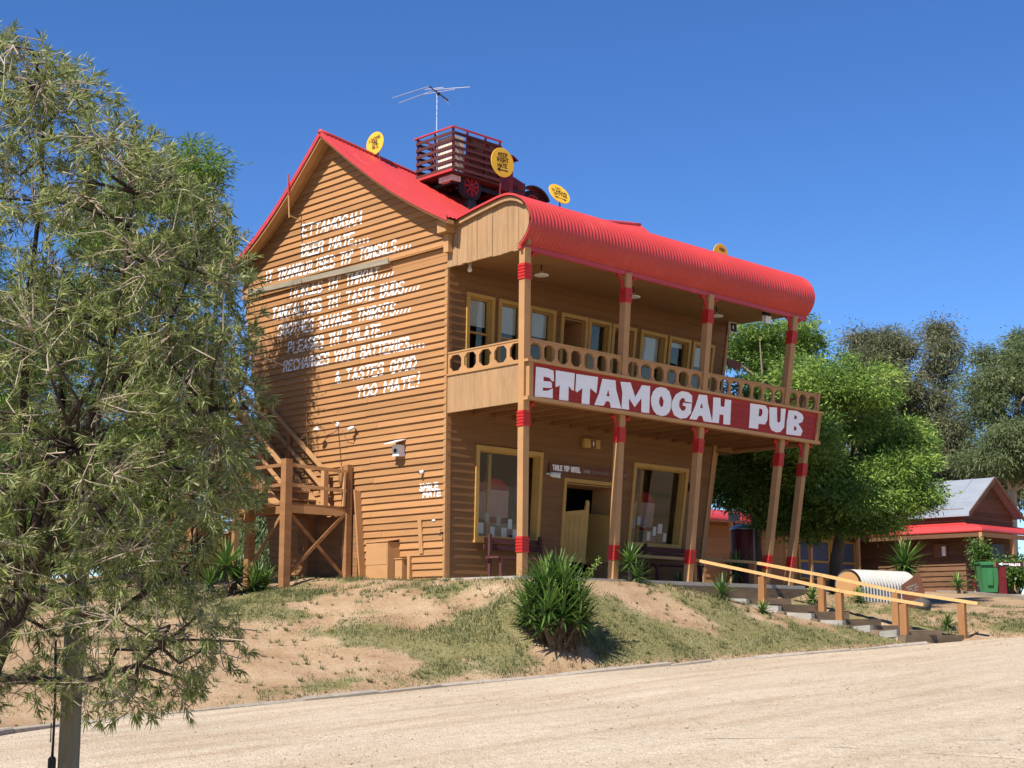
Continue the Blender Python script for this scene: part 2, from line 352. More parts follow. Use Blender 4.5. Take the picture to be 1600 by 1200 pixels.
def vnoise(P, freq, s=0):
    q = P*freq; i = np.floor(q).astype(np.int64); f = q-i; f = f*f*(3-2*f)
    a = _hash(i[:, 0], i[:, 1], s); b = _hash(i[:, 0]+1, i[:, 1], s); c = _hash(i[:, 0], i[:, 1]+1, s); d = _hash(i[:, 0]+1, i[:, 1]+1, s)
    return (a*(1-f[:, 0])+b*f[:, 0])*(1-f[:, 1])+(c*(1-f[:, 0])+d*f[:, 0])*f[:, 1]
def fbm(P, freq, o=4, s=0): return sum(vnoise(P, freq*2**k, s+k)*.5**k for k in range(o))/sum(.5**k for k in range(o))
def road_z(P):
    q = P-CAM[:2]; d = q@FH[:2]; l = q@RT[:2]
    return -2.6+.031*sat(d, 36, 12)+.045*sat(l, 14, 10)
def ground(P, bumps=True):
    P = np.atleast_2d(np.asarray(P, float)); dk, sg = segdist(P, KERB); ins = inpoly(P, PLAT)
    dp, _ = segdist(P, np.vstack([PLAT, PLAT[:1]])); dp = np.where(ins, 0, dp)
    s = np.where(sg > 0, dk/(dk+dp+1e-6), 0.); s = np.clip(s, 0, 1)
    s = s**.92; s = s*.75+.25*(s*s*(3-2*s))
    platz = -.09+.045*np.clip(P[:, 1], 0, 9)-.34*np.clip((P[:, 0]-9.2)/2.5, 0, 1)+.50*np.clip((P[:, 0]-12)/12, 0, 1)
    z = road_z(P)*(1-s)+platz*s
    if bumps:
        z = z+(sg > 0)*np.clip(dk, 0, 1)*np.clip(dp+.15, 0, 1)*((fbm(P, .55, 4, 3)-.5)*.22+(fbm(P, 2.6, 3, 9)-.5)*.07)
        z = z+(sg > 0)*.012
    hz3, lat, ok = stair_corridor(P); kk = np.clip((1.75-lat)/.55, 0, 1)*ok
    z = z*(1-kk)+np.minimum(z, hz3-.13)*kk
    kk2 = np.clip((3.2-lat)/1.3, 0, 1)*(1-kk)*ok; z = z*(1-kk2)+np.minimum(z, hz3+.02)*kk2
    return z, dk*sg
def gz(x, y): return float(ground([(x, y)])[0][0])
def graxis(lo, hi, step, far, g=1.22):
    a = list(np.arange(lo, hi+1e-6, step)); s = step
    while a[-1] < far: s *= g; a.append(a[-1]+s)
    s = step
    while a[0] > -far: s *= g; a.insert(0, a[0]-s)
    return np.array(a)
def on_ground(px, py):
    """point of the ground seen at a pixel"""
    r = ray(px, py); t = np.arange(9, 60, .04); Q = CAM+r[None]*t[:, None]
    z = ground(Q[:, :2], False)[0]; i = np.argmax(Q[:, 2] < z) if (Q[:, 2] < z).any() else len(t)-1
    q = Q[i].copy(); q[2] = gz(q[0], q[1]); return q
# grass: patches where the photo shows green (places on the slope), the rest bare sand
GREEN = [(450, 935, .9), (430, 965, .7), (520, 985, .6), (590, 985, .8), (650, 995, .7), (700, 1015, .6), (620, 925, .5), (690, 935, .5), (735, 980, .7), (790, 965, .9), (770, 1010, .6), (540, 1060, .4), (700, 1050, .5), (640, 1070, .4), (800, 1035, .5),
         (985, 1010, 1.5), (1060, 1020, 1.6), (960, 965, .7), (1130, 1000, 1.5), (1200, 985, 1.2), (1250, 1010, 1.2), (1310, 1000, .8), (1380, 1005, .5), (1120, 950, .5), (1460, 985, .5), (1560, 985, .7), (1590, 980, .5), (400, 945, .6), (340, 960, .7), (280, 960, .8), (200, 960, .9), (1080, 1035, .8)]
BARE = [(380, 1020, 1.2), (330, 1060, 1.0), (430, 1050, .7), (520, 945, .7), (690, 965, .8), (980, 935, .9), (1040, 955, .9), (1100, 975, .5), (840, 1050, .5), (480, 1040, .5), (1520, 955, .9), (1590, 955, .8), (1450, 930, .8), (905, 1035, .5)]
_gp = [on_ground(x, y)[:2] for x, y, r in GREEN]; _bp = [on_ground(x, y)[:2] for x, y, r in BARE]
def grass_mask(P):
    P = np.atleast_2d(P); m = fbm(P, .45, 5, 21)-.55
    for c, (x, y, r) in zip(_gp, GREEN): m = m+.34*np.exp(-((P-c)**2).sum(1)/(r*r))
    for c, (x, y, r) in zip(_bp, BARE): m = m-.34*np.exp(-((P-c)**2).sum(1)/(r*r))
    m = m+(fbm(P, 2.0, 4, 40)-.5)*1.0
    return m
la = graxis(-9, 15, .2, 600); da = graxis(11, 38, .2, 700)
Lg, Dg = np.meshgrid(la, da); P2 = CAM[:2]+Lg.ravel()[:, None]*RT[:2]+Dg.ravel()[:, None]*FH[:2]
Zg, SD = ground(P2); Zg = Zg-np.where(SD < .02, .07, 0)
GM = np.clip(grass_mask(P2)*2.2+.32, 0, 1)*np.clip(SD*3, 0, 1)
nl, nd = len(la), len(da); ii = (np.arange(nd-1)[:, None]*nl+np.arange(nl-1)[None]).ravel()
me = npmesh('ground', np.c_[P2, Zg], np.c_[ii, ii+1, ii+1+nl, ii+nl], True, {'grass': GM})
def ground_mat():
    m, n, b = new_mat('sandy_ground_with_grass'); v = mapped(n)
    big = rampn(n, noise(n, v, 1.1, 8, .68), [(.3, (.26, .160, .090)), (.5, (.36, .245, .148)), (.72, (.46, .345, .225))])
    fine = rampn(n, noise(n, v, 28, 6, .7), [(.25, (.55, .53, .50)), (.7, (1.2, 1.18, 1.14))])
    c = mixc(n, 1., big, fine, 'MULTIPLY')
    gr = rampn(n, noise(n, v, 5, 6, .7), [(.3, (.085, .10, .030)), (.55, (.135, .145, .05)), (.75, (.22, .20, .085))])
    at_ = n.nodes.new('ShaderNodeAttribute'); at_.attribute_name = 'grass'
    f = mathn(n, 'ADD', at_.outputs['Fac'], mathn(n, 'MULTIPLY', mathn(n, 'SUBTRACT', noise(n, v, 9, 6, .7), .5), 1.5))
    fr = rampn(n, f, [(.36, (0, 0, 0)), (.78, (1, 1, 1))])
    c = mixc(n, mathn(n, 'MULTIPLY', fr, .72), c, gr)
    litter = rampn(n, noise(n, mapped(n, (1, 1, 1)), 17, 3, .6), [(.66, (0, 0, 0)), (.72, (1, 1, 1))])
    c = mixc(n, mathn(n, 'MULTIPLY', litter, .5), c, (.16, .10, .055))
    L(n, c, b.inputs['Base Color']); b.inputs['Roughness'].default_value = .95; b.inputs['Specular IOR Level'].default_value = .1
    bumpn(n, b, noise(n, v, 22, 8, .7), .7, .03); return m
def gravel_mat():
    m, n, b = new_mat('pale_gravel_road')
    ang = math.atan2(-.25, 1)
    tc = n.nodes.new('ShaderNodeTexCoord'); mp = n.nodes.new('ShaderNodeMapping'); mp.inputs['Rotation'].default_value = (0, 0, -ang); mp.inputs['Scale'].default_value = (.22, 1.7, 1)
    L(n, tc.outputs['Object'], mp.inputs['Vector']); v = mapped(n)
    c = rampn(n, noise(n, mp.outputs[0], 1.3, 7, .62), [(.30, (.43, .33, .225)), (.48, (.50, .405, .29)), (.70, (.55, .46, .345))])
    c = mixc(n, 1., c, rampn(n, noise(n, v, .35, 4), [(.3, (.90, .88, .86)), (.7, (1.04, 1.04, 1.05))]), 'MULTIPLY')
    vo = n.nodes.new('ShaderNodeTexVoronoi'); vo.inputs['Scale'].default_value = 42; L(n, v, vo.inputs['Vector'])
    sepc = n.nodes.new('ShaderNodeSeparateColor'); L(n, vo.outputs['Color'], sepc.inputs[0])
    c = mixc(n, 1., c, rampn(n, sepc.outputs[0], [(0, (.72, .70, .68)), (.15, (.92, .92, .92)), (1, (1.10, 1.10, 1.10))]), 'MULTIPLY')
    c = mixc(n, 1., c, rampn(n, noise(n, v, 7, 8, .78), [(.3, (.80, .78, .75)), (.7, (1.12, 1.12, 1.12))]), 'MULTIPLY')
    L(n, c, b.inputs['Base Color']); b.inputs['Roughness'].default_value = .95; b.inputs['Specular IOR Level'].default_value = .1
    h = mathn(n, 'ADD', mathn(n, 'MULTIPLY', vo.outputs['Distance'], -.6), noise(n, v, 14, 8, .7))
    bumpn(n, b, h, .8, .03); return m
tag(link('ground', me, ground_mat()), 'sandy slope with worn grass patches round the pub', 'ground', kind='structure')
# gravel road: a sheet from the kerb line towards and past the camera
kd = [KERB[0]]
for a, b in zip(KERB, KERB[1:]):
    k = max(1, int(np.linalg.norm(b-a)/.35)); kd += [a+(b-a)*t for t in np.linspace(0, 1, k+1)[1:]]
kd = np.array(kd)
tg = np.gradient(kd, axis=0); tg /= np.linalg.norm(tg, axis=1)[:, None]; nr = np.c_[tg[:, 1], -tg[:, 0]]
for _ in range(30): nr[1:-1] = (nr[:-2]+nr[1:-1]+nr[2:])/3
nr /= np.linalg.norm(nr, axis=1)[:, None]
offs = np.r_[-.03+.0*np.arange(1), np.arange(.25, 3.1, .25), np.arange(3.5, 22, .6), 25, 30, 40]
wav = (fbm(kd, 1.1, 3, 77)-.5)*.16
RP = np.concatenate([kd+nr*(o+(wav[:, None] if o < .1 else 0)) for o in offs])
RZ = road_z(RP)+.006+(fbm(RP, .5, 3, 5)-.5)*.05*np.clip(np.repeat(offs, len(kd)), 0, 1)+(fbm(RP, 3., 2, 15)-.5)*.012
nk = len(kd); ii = (np.arange(len(offs)-1)[:, None]*nk+np.arange(nk-1)[None]).ravel()
road = link('road', npmesh('road', np.c_[RP, RZ], np.c_[ii, ii+nk, ii+nk+1, ii+1], True), gravel_mat())
tag(road, 'pale gravel driveway in front of the pub slope', 'road', kind='structure')
# kerb: low concrete edging, laid stone by stone
kerb = bpy.data.objects.new('kerb', None); COL.objects.link(kerb); ORG['kerb'] = np.zeros(3); tag(kerb, 'low concrete edging between the gravel and the slope', 'kerb', kind='structure')
seg = np.r_[0, np.cumsum(np.linalg.norm(np.diff(kd, axis=0), axis=1))]
s0 = seg[np.argmin(np.linalg.norm(kd-np.array((-14, -5.8)), axis=1))]; s1 = seg[np.argmin(np.linalg.norm(kd-np.array((5.9, -6.55)), axis=1))]
while s0 < s1:
    ln = random.uniform(.95, 1.35); q = [np.array([np.interp(s, seg, kd[:, 0]), np.interp(s, seg, kd[:, 1])]) for s in (s0, s0+ln-.015)]
    d = q[1]-q[0]; d /= np.linalg.norm(d); nn = np.array([-d[1], d[0]]); top = random.uniform(.05, .085); wd = random.uniform(.13, .17); cut = random.uniform(.01, .05)
    base = [road_z(np.array([p]))[0]+random.uniform(-.035, .008) for p in q]
    mb = MB(); prof = [(-.0, -.12), (-.0, top-cut), (cut, top), (wd-.01, top-.004), (wd, -.12)]
    mb.prism([(q[0]+nn*a).tolist()+[base[0]+h] for a, h in prof], [0, 0, 0]); n0 = 5
    for i, (a, h) in enumerate(prof): mb.v[5+i] = tuple((q[1]+nn*a).tolist()+[base[1]+h])
    mb.build('kerb_stone', 'concrete', kerb); s0 += ln
# grass tufts (blades), denser where the ground is green
def blades(N, seed):
    r = np.random.default_rng(seed); l = r.uniform(-9, 15, N*7); d = r.uniform(16, 38, N*7)
    P = CAM[:2]+l[:, None]*RT[:2]+d[:, None]*FH[:2]
    z, sd = ground(P); m = grass_mask(P)+(fbm(P, 3.5, 2, 60)-.5)*.6
    ins = (P[:, 0] > -.1) & (P[:, 1] > -2.3) & (P[:, 0] < 9.2)
    st = (P[:, 0] > 5.0) & (P[:, 0] < 8.6) & (P[:, 1] < -1.9) & (np.abs(P[:, 0]-(6.6+(P[:, 1]+2.2)*-.30)) < 1.35)
    k = (sd > .05) & ~ins & ~st & (m > r.uniform(-.12, .36, len(P)))
    i = np.nonzero(k)[0][:N]; return np.c_[P[i], z[i]], r
G, r = blades(80000, 3)
hgt = r.uniform(.012, .045, len(G))*(1+1.5*(fbm(G[:, :2], 1.5, 2, 70) > .62)); az = r.uniform(0, 6.283, len(G)); lean = r.uniform(.2, 1.1, len(G))*hgt
wv = np.c_[np.cos(az), np.sin(az), np.zeros(len(G))]*.007; ld = np.c_[np.cos(az+1.3), np.sin(az+1.3), np.zeros(len(G))]*lean[:, None]
V = np.stack([G-wv, G+wv, G+ld+np.c_[np.zeros((len(G), 2)), hgt]], 1).reshape(-1, 3); idx = np.arange(len(G)*3).reshape(-1, 3)
rn = np.repeat(np.clip(r.normal(.45, .25, len(G)), 0, 1), 3)
o = link('grass', npmesh('grass', V, idx, False, {'rnd': rn}), MT['grass']); tag(o, 'short patchy grass on the sandy slope', 'grass', kind='stuff')
# scattered single tufts on the bare sand
r = np.random.default_rng(33); NT_ = 900; l = r.uniform(-9, 14, NT_*4); d = r.uniform(18, 36, NT_*4); Pt = CAM[:2]+l[:, None]*RT[:2]+d[:, None]*FH[:2]
zt2, sd2 = ground(Pt); _, la2, ok2 = stair_corridor(Pt); kk = (sd2 > .1) & ~((Pt[:, 0] > -.1) & (Pt[:, 1] > -2.5) & (Pt[:, 0] < 9.2)) & ~(ok2 & (la2 < 1.4)) & (fbm(Pt, .8, 3, 90) > .46); i2 = np.nonzero(kk)[0][:NT_]
nb_ = 16; Bq = np.repeat(np.c_[Pt[i2], zt2[i2]], nb_, 0); n_ = len(Bq); tsz = np.repeat(r.uniform(.4, 1.5, len(i2)), nb_); az = r.uniform(0, 6.283, n_); Bq[:, :2] += np.c_[np.cos(az), np.sin(az)]*(r.uniform(0, .035, n_)*tsz)[:, None]
hg = r.uniform(.03, .09, n_)*tsz; wv = np.c_[-np.sin(az), np.cos(az), np.zeros(n_)]*.006; ld = np.c_[np.cos(az), np.sin(az), np.zeros(n_)]*(hg*r.uniform(.3, 1.1, n_))[:, None]
V = np.stack([Bq-wv, Bq+wv, Bq+ld+np.c_[np.zeros((n_, 2)), hg]], 1).reshape(-1, 3)
o = link('grass_tufts', npmesh('grass_tufts', V, np.arange(n_*3).reshape(-1, 3), False, {'rnd': np.repeat(np.clip(r.normal(.45, .25, n_), 0, 1), 3)}), MT['grass']); tag(o, 'small separate grass tufts on the bare sand', 'grass', kind='stuff')
# loose stones on the road and bare sand
r = np.random.default_rng(12); N = 9000
l = r.uniform(-7, 12, N); d = r.uniform(11, 31, N); P = CAM[:2]+l[:, None]*RT[:2]+d[:, None]*FH[:2]
dk, sg = segdist(P, KERB); z = np.where(sg > 0, ground(P)[0], road_z(P)+.006)
s = r.gamma(2, .0032, N)+.003
oct_ = np.array([(1, 0, 0), (0, 1, 0), (-1, 0, 0), (0, -1, 0), (0, 0, .8), (0, 0, -.5)]); fo = np.array([(0, 1, 4), (1, 2, 4), (2, 3, 4), (3, 0, 4), (1, 0, 5), (2, 1, 5), (3, 2, 5), (0, 3, 5)])
V = (np.c_[P, z+.002][:, None]+oct_[None]*s[:, None, None]*r.uniform(.6, 1.4, (N, 6, 1))).reshape(-1, 3); Fc = (fo[None]+6*np.arange(N)[:, None, None]).reshape(-1, 3)
m_st = mat('loose_gravel_stone', (.40, .31, .22), .9, .5, 1.5)
tag(link('gravel', npmesh('gravel', V, Fc), m_st), 'loose stones scattered on the gravel', 'gravel', kind='stuff')

# ------------------------------------------------------------------ the pub
A_, B_, LW = .10, .084, 8.12
def lean(u): return -B_+(B_+.098)*u/LW
def Wp(u, z, o=0.): return np.array([u+lean(u)*z, -A_*z-o, z])            # front wall plane, o metres in front of it
def Gp(y, z, o=0.): return np.array([-B_*z-o, y, z])                      # gable wall plane
def gab(px, py, o=0.): return hitp(px, py, (1, 0, B_), -o)
def fro(px, py, o=0.): return hitp(px, py, (0, 1, A_), -o)
def wbox(mb, u0, u1, z0, z1, o0, o1):
    return mb.hexa([Wp(u0, z0, o0), Wp(u1, z0, o0), Wp(u1, z1, o0), Wp(u0, z1, o0)], [Wp(u0, z0, o1), Wp(u1, z0, o1), Wp(u1, z1, o1), Wp(u0, z1, o1)])
def gbox(mb, y0, y1, z0, z1, o0, o1):
    return mb.hexa([Gp(y0, z0, o0), Gp(y1, z0, o0), Gp(y1, z1, o0), Gp(y0, z1, o0)], [Gp(y0, z0, o1), Gp(y1, z0, o1), Gp(y1, z1, o1), Gp(y0, z1, o1)])
def wb(u0, u1, z0, z1, o0, o1, name, m, par): return wbox(MB(), u0, u1, z0, z1, o0, o1).build(name, m, par)
pub = root('pub_building', 'two storey timber pub with flared tan board walls and curved red iron roof', 'pub', (0, 0, -.1))
def yb(z): return 5.75+.10*z
OV = .41
apex = gab(500, 206, OV); eaveF = gab(698, 338, OV); eaveB = gab(361, 417, OV)
# roof outline seen along the ridge: (y,z) from front eave over the ridge to the back eave, slightly hollow slopes
def roof_prof(sagd, n=13):
    P = []
    for i in range(n):
        t = i/(n-1); y = eaveF[1]+(apex[1]-eaveF[1])*t; z = eaveF[2]+(apex[2]-sagd-eaveF[2])*t-.20*math.sin(math.pi*t)*(1-.25*t); P.append((y, z))
    for i in range(1, n):
        t = i/(n-1); y = apex[1]+(eaveB[1]-apex[1])*t; z = apex[2]-sagd+(eaveB[2]-apex[2]+sagd)*t-.20*math.sin(math.pi*t)*(.75+.25*t); P.append((y, z))
    return P
PR0 = roof_prof(0.)
def roof_z(y): return float(np.interp(y, [p[0] for p in PR0], [p[1] for p in PR0]))
def gable_lim(z):
    """y range of the gable wall at height z under the roof"""
    lo, hi = -A_*z, yb(z)
    ys = np.linspace(eaveF[1], eaveB[1], 200); ok = [y for y in ys if roof_z(y)-.07 > z and lo <= y <= hi]
    if z < 6.9: return lo, hi
    return (min(ok), max(ok)) if ok else None
# gable wall core and its weatherboards
gw = MB(); prof = [Gp(0, -.3), Gp(yb(0)-.03, -.3), Gp(yb(6.9), 6.9)]+[Gp(y, z-.09) for y, z in PR0[::-1] if -A_*z < y < yb(z)]+[Gp(-A_*6.9, 6.9)]
gw.prism(prof, (.10, 0, 0)); gable_wall = gw.build('gable_wall', 'board', pub)
PITCH = .1417
BROW = []     # (z0, z1, y-range)
z = -.10; k = 0; ZLO, ZHI = 6.418, 6.60
while z < apex[2]-.25:
    if abs(z-ZLO) < .02:
        BROW.append((z, ZHI, gable_lim(z), gable_lim(ZHI))); z = ZHI; continue
    lim = gable_lim(z+.02); lim2 = gable_lim(min(z+PITCH+.015, apex[2]-.2))
    if lim is None: break
    if lim2 is None: lim2 = ((lim[0]+lim[1])/2-.02, (lim[0]+lim[1])/2+.02)
    BROW.append((z, z+PITCH, lim, lim2)); z += PITCH
BO, BI = .041, .004
def board_off(i, z):
    z0, z1 = BROW[i][:2]; t = (z-z0)/(z1-z0); x = .05 if z0 > 6.5 else 0.
    return BO+x+(BI-BO)*t
for i, (z0, z1, a, b) in enumerate(BROW):
    rb = random.Random(i); x = .05 if z0 > 6.5 else 0.
    zt = z1+.018; j0, j1 = rb.uniform(-.006, .006), rb.uniform(-.006, .006); th = rb.uniform(-.003, .005)
    pcs = [(a[0], a[1], b[0], b[1])]
    if abs(z0-ZLO) < .02: pcs = [(1.10, a[1], 1.10, b[1])]
    if a[1]-a[0] > 4.5 and abs(z0-ZLO) > .02:
        f = rb.uniform(.3, .7); ya, yb_ = a[0]+(a[1]-a[0])*f, b[0]+(b[1]-b[0])*f
        pcs = [(a[0], ya-.002, b[0], ya-.002), (ya+.002, a[1], ya+.002, b[1])]
    for p in pcs:
        e = rb.uniform(0, .004)
        MB().hexa([Gp(p[0], z0+j0, x-.001), Gp(p[1], z0+j1, x-.001), Gp(p[3], zt+j1, x-.001), Gp(p[2], zt+j0, x-.001)],
                  [Gp(p[0], z0+j0, BO+x+th+e), Gp(p[1], z0+j1, BO+x+th), Gp(p[3], zt+j1, BI+x), Gp(p[2], zt+j0, BI+x)]).build('board', 'board', gable_wall)
# storey band: a proud beam edge with a weathered plank lying along part of it
zz = 6.60
gbox(MB(), -A_*zz, 6.3, zz-.03, zz+.02, .05, .088).build('drip_board', 'board', gable_wall)
MB().hexa([Gp(1.10, 6.53, .03), Gp(6.2, 6.665, .03), Gp(6.2, 6.775, .03), Gp(1.10, 6.65, .03)], [Gp(1.10, 6.53, .118), Gp(6.2, 6.665, .118), Gp(6.2, 6.775, .112), Gp(1.10, 6.65, .112)]).build('weathered_ledger', 'grey_wood', gable_wall)
gbox(MB(), -A_*6.4, 1.09, 6.42, 6.565, .0, .012).build('recessed_board', 'board', gable_wall)
c0 = MB().hexa([Gp(-A_*-.1-.012, -.1, -.02), Gp(.055, -.1, -.02), Gp(-.62+.07, 6.2, -.02), Gp(-.62-.012, 6.2, -.02)], [Gp(-.012, -.1, .034), Gp(.055, -.1, .034), Gp(-.55, 6.2, .034), Gp(-.632, 6.2, .034)])
c0.build('corner_board', 'tan', gable_wall)
# other two walls (out of sight from the road) and the floors
XR = lambda z: LW+.098*z
bw = MB().hexa([(0, yb(0), -.3), (XR(0), yb(0), -.3), (XR(6.95), yb(6.95), 6.95), (-B_*6.95+.01, yb(6.95), 6.95)], [(0, yb(0)-.1, -.3), (XR(0), yb(0)-.1, -.3), (XR(6.95), yb(6.95)-.1, 6.95), (-B_*6.95+.01, yb(6.95)-.1, 6.95)])
bw.build('back_wall', 'board', pub)
pr = [(XR(0), .12, -.3), (XR(0), yb(0)-.12, -.3), (XR(6.9), yb(6.9)-.12, 6.9)]+[(XR(z-.09), y, z-.09) for y, z in PR0[::-1] if -A_*z+.12 < y < yb(z)-.12]+[(XR(6.9), -A_*6.9+.12, 6.9)]
MB().prism(pr, (-.1, 0, 0)).build('end_wall', 'board', pub)
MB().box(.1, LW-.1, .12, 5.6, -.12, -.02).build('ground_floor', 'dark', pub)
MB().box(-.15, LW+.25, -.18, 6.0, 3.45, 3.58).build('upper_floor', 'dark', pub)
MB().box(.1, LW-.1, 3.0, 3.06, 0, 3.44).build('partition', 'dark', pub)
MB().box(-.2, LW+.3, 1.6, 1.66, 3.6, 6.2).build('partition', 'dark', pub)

# front wall: openings, wall core cut round them, weatherboards between them
OPEN = {'w1': (.75, 2.60, .78, 2.70), 'door': (3.26, 5.02, -.05, 2.22), 'w2': (5.40, 7.26, .85, 2.73)}
UPW = [(.43, 1.13, 'win'), (1.23, 1.93, 'win'), (2.02, 2.76, 'win'), (2.91, 3.67, 'door'), (3.69, 4.36, 'win'), (4.39, 5.12, 'door'), (5.26, 6.10, 'win'), (6.16, 6.88, 'win'), (6.95, 7.69, 'win')]
for i, (a, b, t) in enumerate(UPW): OPEN['u%d' % i] = (a, b, 4.15 if t == 'win' else 3.58, 5.75)
def row_gaps(z0, z1):
    cuts = sorted((a, b) for a, b, c, d in OPEN.values() if c < z1-.001 and d > z0+.001); x = 0.; out = []
    for a, b in cuts:
        if a-x > .01: out.append((x, a))
        x = max(x, b)
    if LW-x > .01: out.append((x, LW))
    return out
front_wall = bpy.data.objects.new('front_wall', None); 
fw = MB(); zs = sorted({-.3, 6.9, 3.4, 3.6}|{c for v in OPEN.values() for c in v[2:]})
for z0, z1 in zip(zs, zs[1:]):
    if z1-z0 < .001: continue
    for a, b in row_gaps(z0, z1): wbox(fw, a, b, z0, z1, -.10, -.002)
front_wall = fw.build('front_wall', 'board_shaded', pub)
z = -.06; k = 0
while z < 6.3:
    zt = min(z+.155, 6.32)
    for a, b in row_gaps(z+.03, zt-.02):
        if b-a < .1 or 3.42 < z < 3.5: continue
        rb = random.Random(k); k += 1
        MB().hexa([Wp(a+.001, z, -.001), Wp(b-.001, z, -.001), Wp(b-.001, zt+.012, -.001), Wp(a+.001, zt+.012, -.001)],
                  [Wp(a+.001, z, .020+rb.uniform(-.003, .003)), Wp(b-.001, z, .020+rb.uniform(-.003, .003)), Wp(b-.001, zt+.012, .003), Wp(a+.001, zt+.012, .003)]).build('board', 'board_shaded', front_wall)
    z += .155
MB().hexa([Wp(LW-.07, -.1, .022), Wp(LW+.01, -.1, .022), Wp(LW+.01, 6.3, .022), Wp(LW-.07, 6.3, .022)], [Wp(LW-.07, -.1, .045), Wp(LW+.01, -.1, .045), Wp(LW+.01, 6.3, .045), Wp(LW-.07, 6.3, .045)]).build('corner_board', 'tan', front_wall)

def window(u0, u1, z0, z1, fw_=.085, blind=None, meeting=None, depth=.14):
    o = MB()
    wbox(o, u0, u1, z1-fw_, z1, -.04, .05); wbox(o, u0, u1, z0, z0+fw_, -.04, .05); wbox(o, u0, u0+fw_, z0+fw_, z1-fw_, -.04, .048); wbox(o, u1-fw_, u1, z0+fw_, z1-fw_, -.04, .048)
    wn = o.build('window', 'trim', pub)
    rv = MB(); t = .018
    wbox(rv, u0+fw_-.001, u0+fw_+t, z0+fw_, z1-fw_, -depth, -.03); wbox(rv, u1-fw_-t, u1-fw_+.001, z0+fw_, z1-fw_, -depth, -.03); wbox(rv, u0+fw_, u1-fw_, z1-fw_-t, z1-fw_+.001, -depth, -.03)
    rv.build('reveal', 'trim', wn)
    wb(u0+fw_+t, u1-fw_-t, z0+fw_, z1-fw_-t, -depth+.02, -depth+.014, 'pane', 'glass', wn)
    wb(u0-.02, u1+.02, z0-.05, z0-.002, 0.0, .075, 'sill', 'trim', wn)
    if meeting: wb(u0+fw_, u1-fw_, meeting-.02, meeting+.02, -depth+.021, -depth+.06, 'meeting_rail', 'trim', wn)
    if blind: wb(u0+fw_+t+.012, u1-fw_-t-.012, blind, z1-fw_-t, -depth-.02, -depth-.012, 'blind', 'blind', wn)
    return wn
# shop windows downstairs, with notices and red cloth displays behind the glass
for key in ('w1', 'w2'):
    u0, u1, z0, z1 = OPEN[key]; wn = window(u0, u1, z0, z1, .09, depth=.16)
    rr = random.Random(3 if key == 'w1' else 5)
    for j in range(9 if key == 'w1' else 8):
        if key == 'w1': cx = u0+.22+j*.165; zc = z0+.52-.02*j+(-.22 if j % 2 else 0)+rr.uniform(-.05, .05)
        else: cx = u0+.2+j*.19; zc = z0+.45+rr.uniform(-.2, .18)
        wd, ht = rr.choice([(.055, .10), (.06, .12), (.075, .11)])
        wb(cx-wd, cx+wd, zc-ht, zc+ht, -.205, -.2, 'notice', rr.choice(['paper', 'paper', 'greypaper']), wn)
    for j, (cu, hw, zt) in enumerate([(u0+.5, .30, z1-.62), (u0+1.15, .42, z1-.55)]):
        m1 = MB(); N = 14; pts = []
        for q in range(N+1):
            t = math.pi*q/N; pts.append(Wp(cu-hw*math.cos(t), zt-.28+.28*math.sin(t), -.55-.1*j))
        pts += [Wp(cu+hw*.55, zt-1.05, -.55-.1*j), Wp(cu-hw*.5, zt-1.0, -.55-.1*j)]
        m1.prism(pts, (0, .18, 0)).build('display_cloth', 'drapered', wn)
        wb(cu-hw*.8, cu+hw*.8, zt-.82, zt-.25, -.50-.1*j, -.47-.1*j, 'display_board', 'drapepale', wn)
    wb(u0+.1, u1-.1, z0-.1, z0+.42, -.75, -.45, 'counter', 'grey_wood', wn)
    wb(u0+.62, u0+.70, z0+.1, z1-.1, -.34, -.28, 'mullion', 'trim', wn)
# upstairs sashes with blinds, and two recessed doorways
BL = {0: 5.13, 1: 5.10, 2: 5.16, 6: 5.12, 7: 5.55, 8: 5.2}
for i, (a, b, t) in enumerate(UPW):
    if t == 'win': window(a, b, 4.15, 5.75, .075, BL.get(i), 4.98 if i != 4 else 4.55, .12)
    else:
        o = MB(); wbox(o, a, b, 5.67, 5.75, -.04, .05); wbox(o, a, a+.075, 3.58, 5.67, -.04, .048); wbox(o, b-.075, b, 3.58, 5.67, -.04, .048); dn = o.build('door_frame', 'trim', pub)
        o = MB(); wbox(o, a+.07, a+.09, 3.58, 5.66, -.62, -.03); wbox(o, b-.09, b-.07, 3.58, 5.66, -.62, -.03); wbox(o, a+.09, b-.09, 5.64, 5.66, -.62, -.03); o.build('reveal', 'tan', dn)
        lf = wb(a+.09, b-.09, 3.6, 5.64, -.66, -.62, 'door_leaf', 'timber', dn)
        wb(a+.26, b-.20, 4.0, 5.45, -.619, -.612, 'door_glass', 'black', lf)
        o = MB(); wbox(o, a+.20, a+.26, 3.9, 5.5, -.62, -.60); wbox(o, b-.20, b-.14, 3.9, 5.5, -.62, -.60); wbox(o, a+.26, b-.20, 5.45, 5.5, -.62, -.60); o.build('glazing_bead', 'trim', lf)
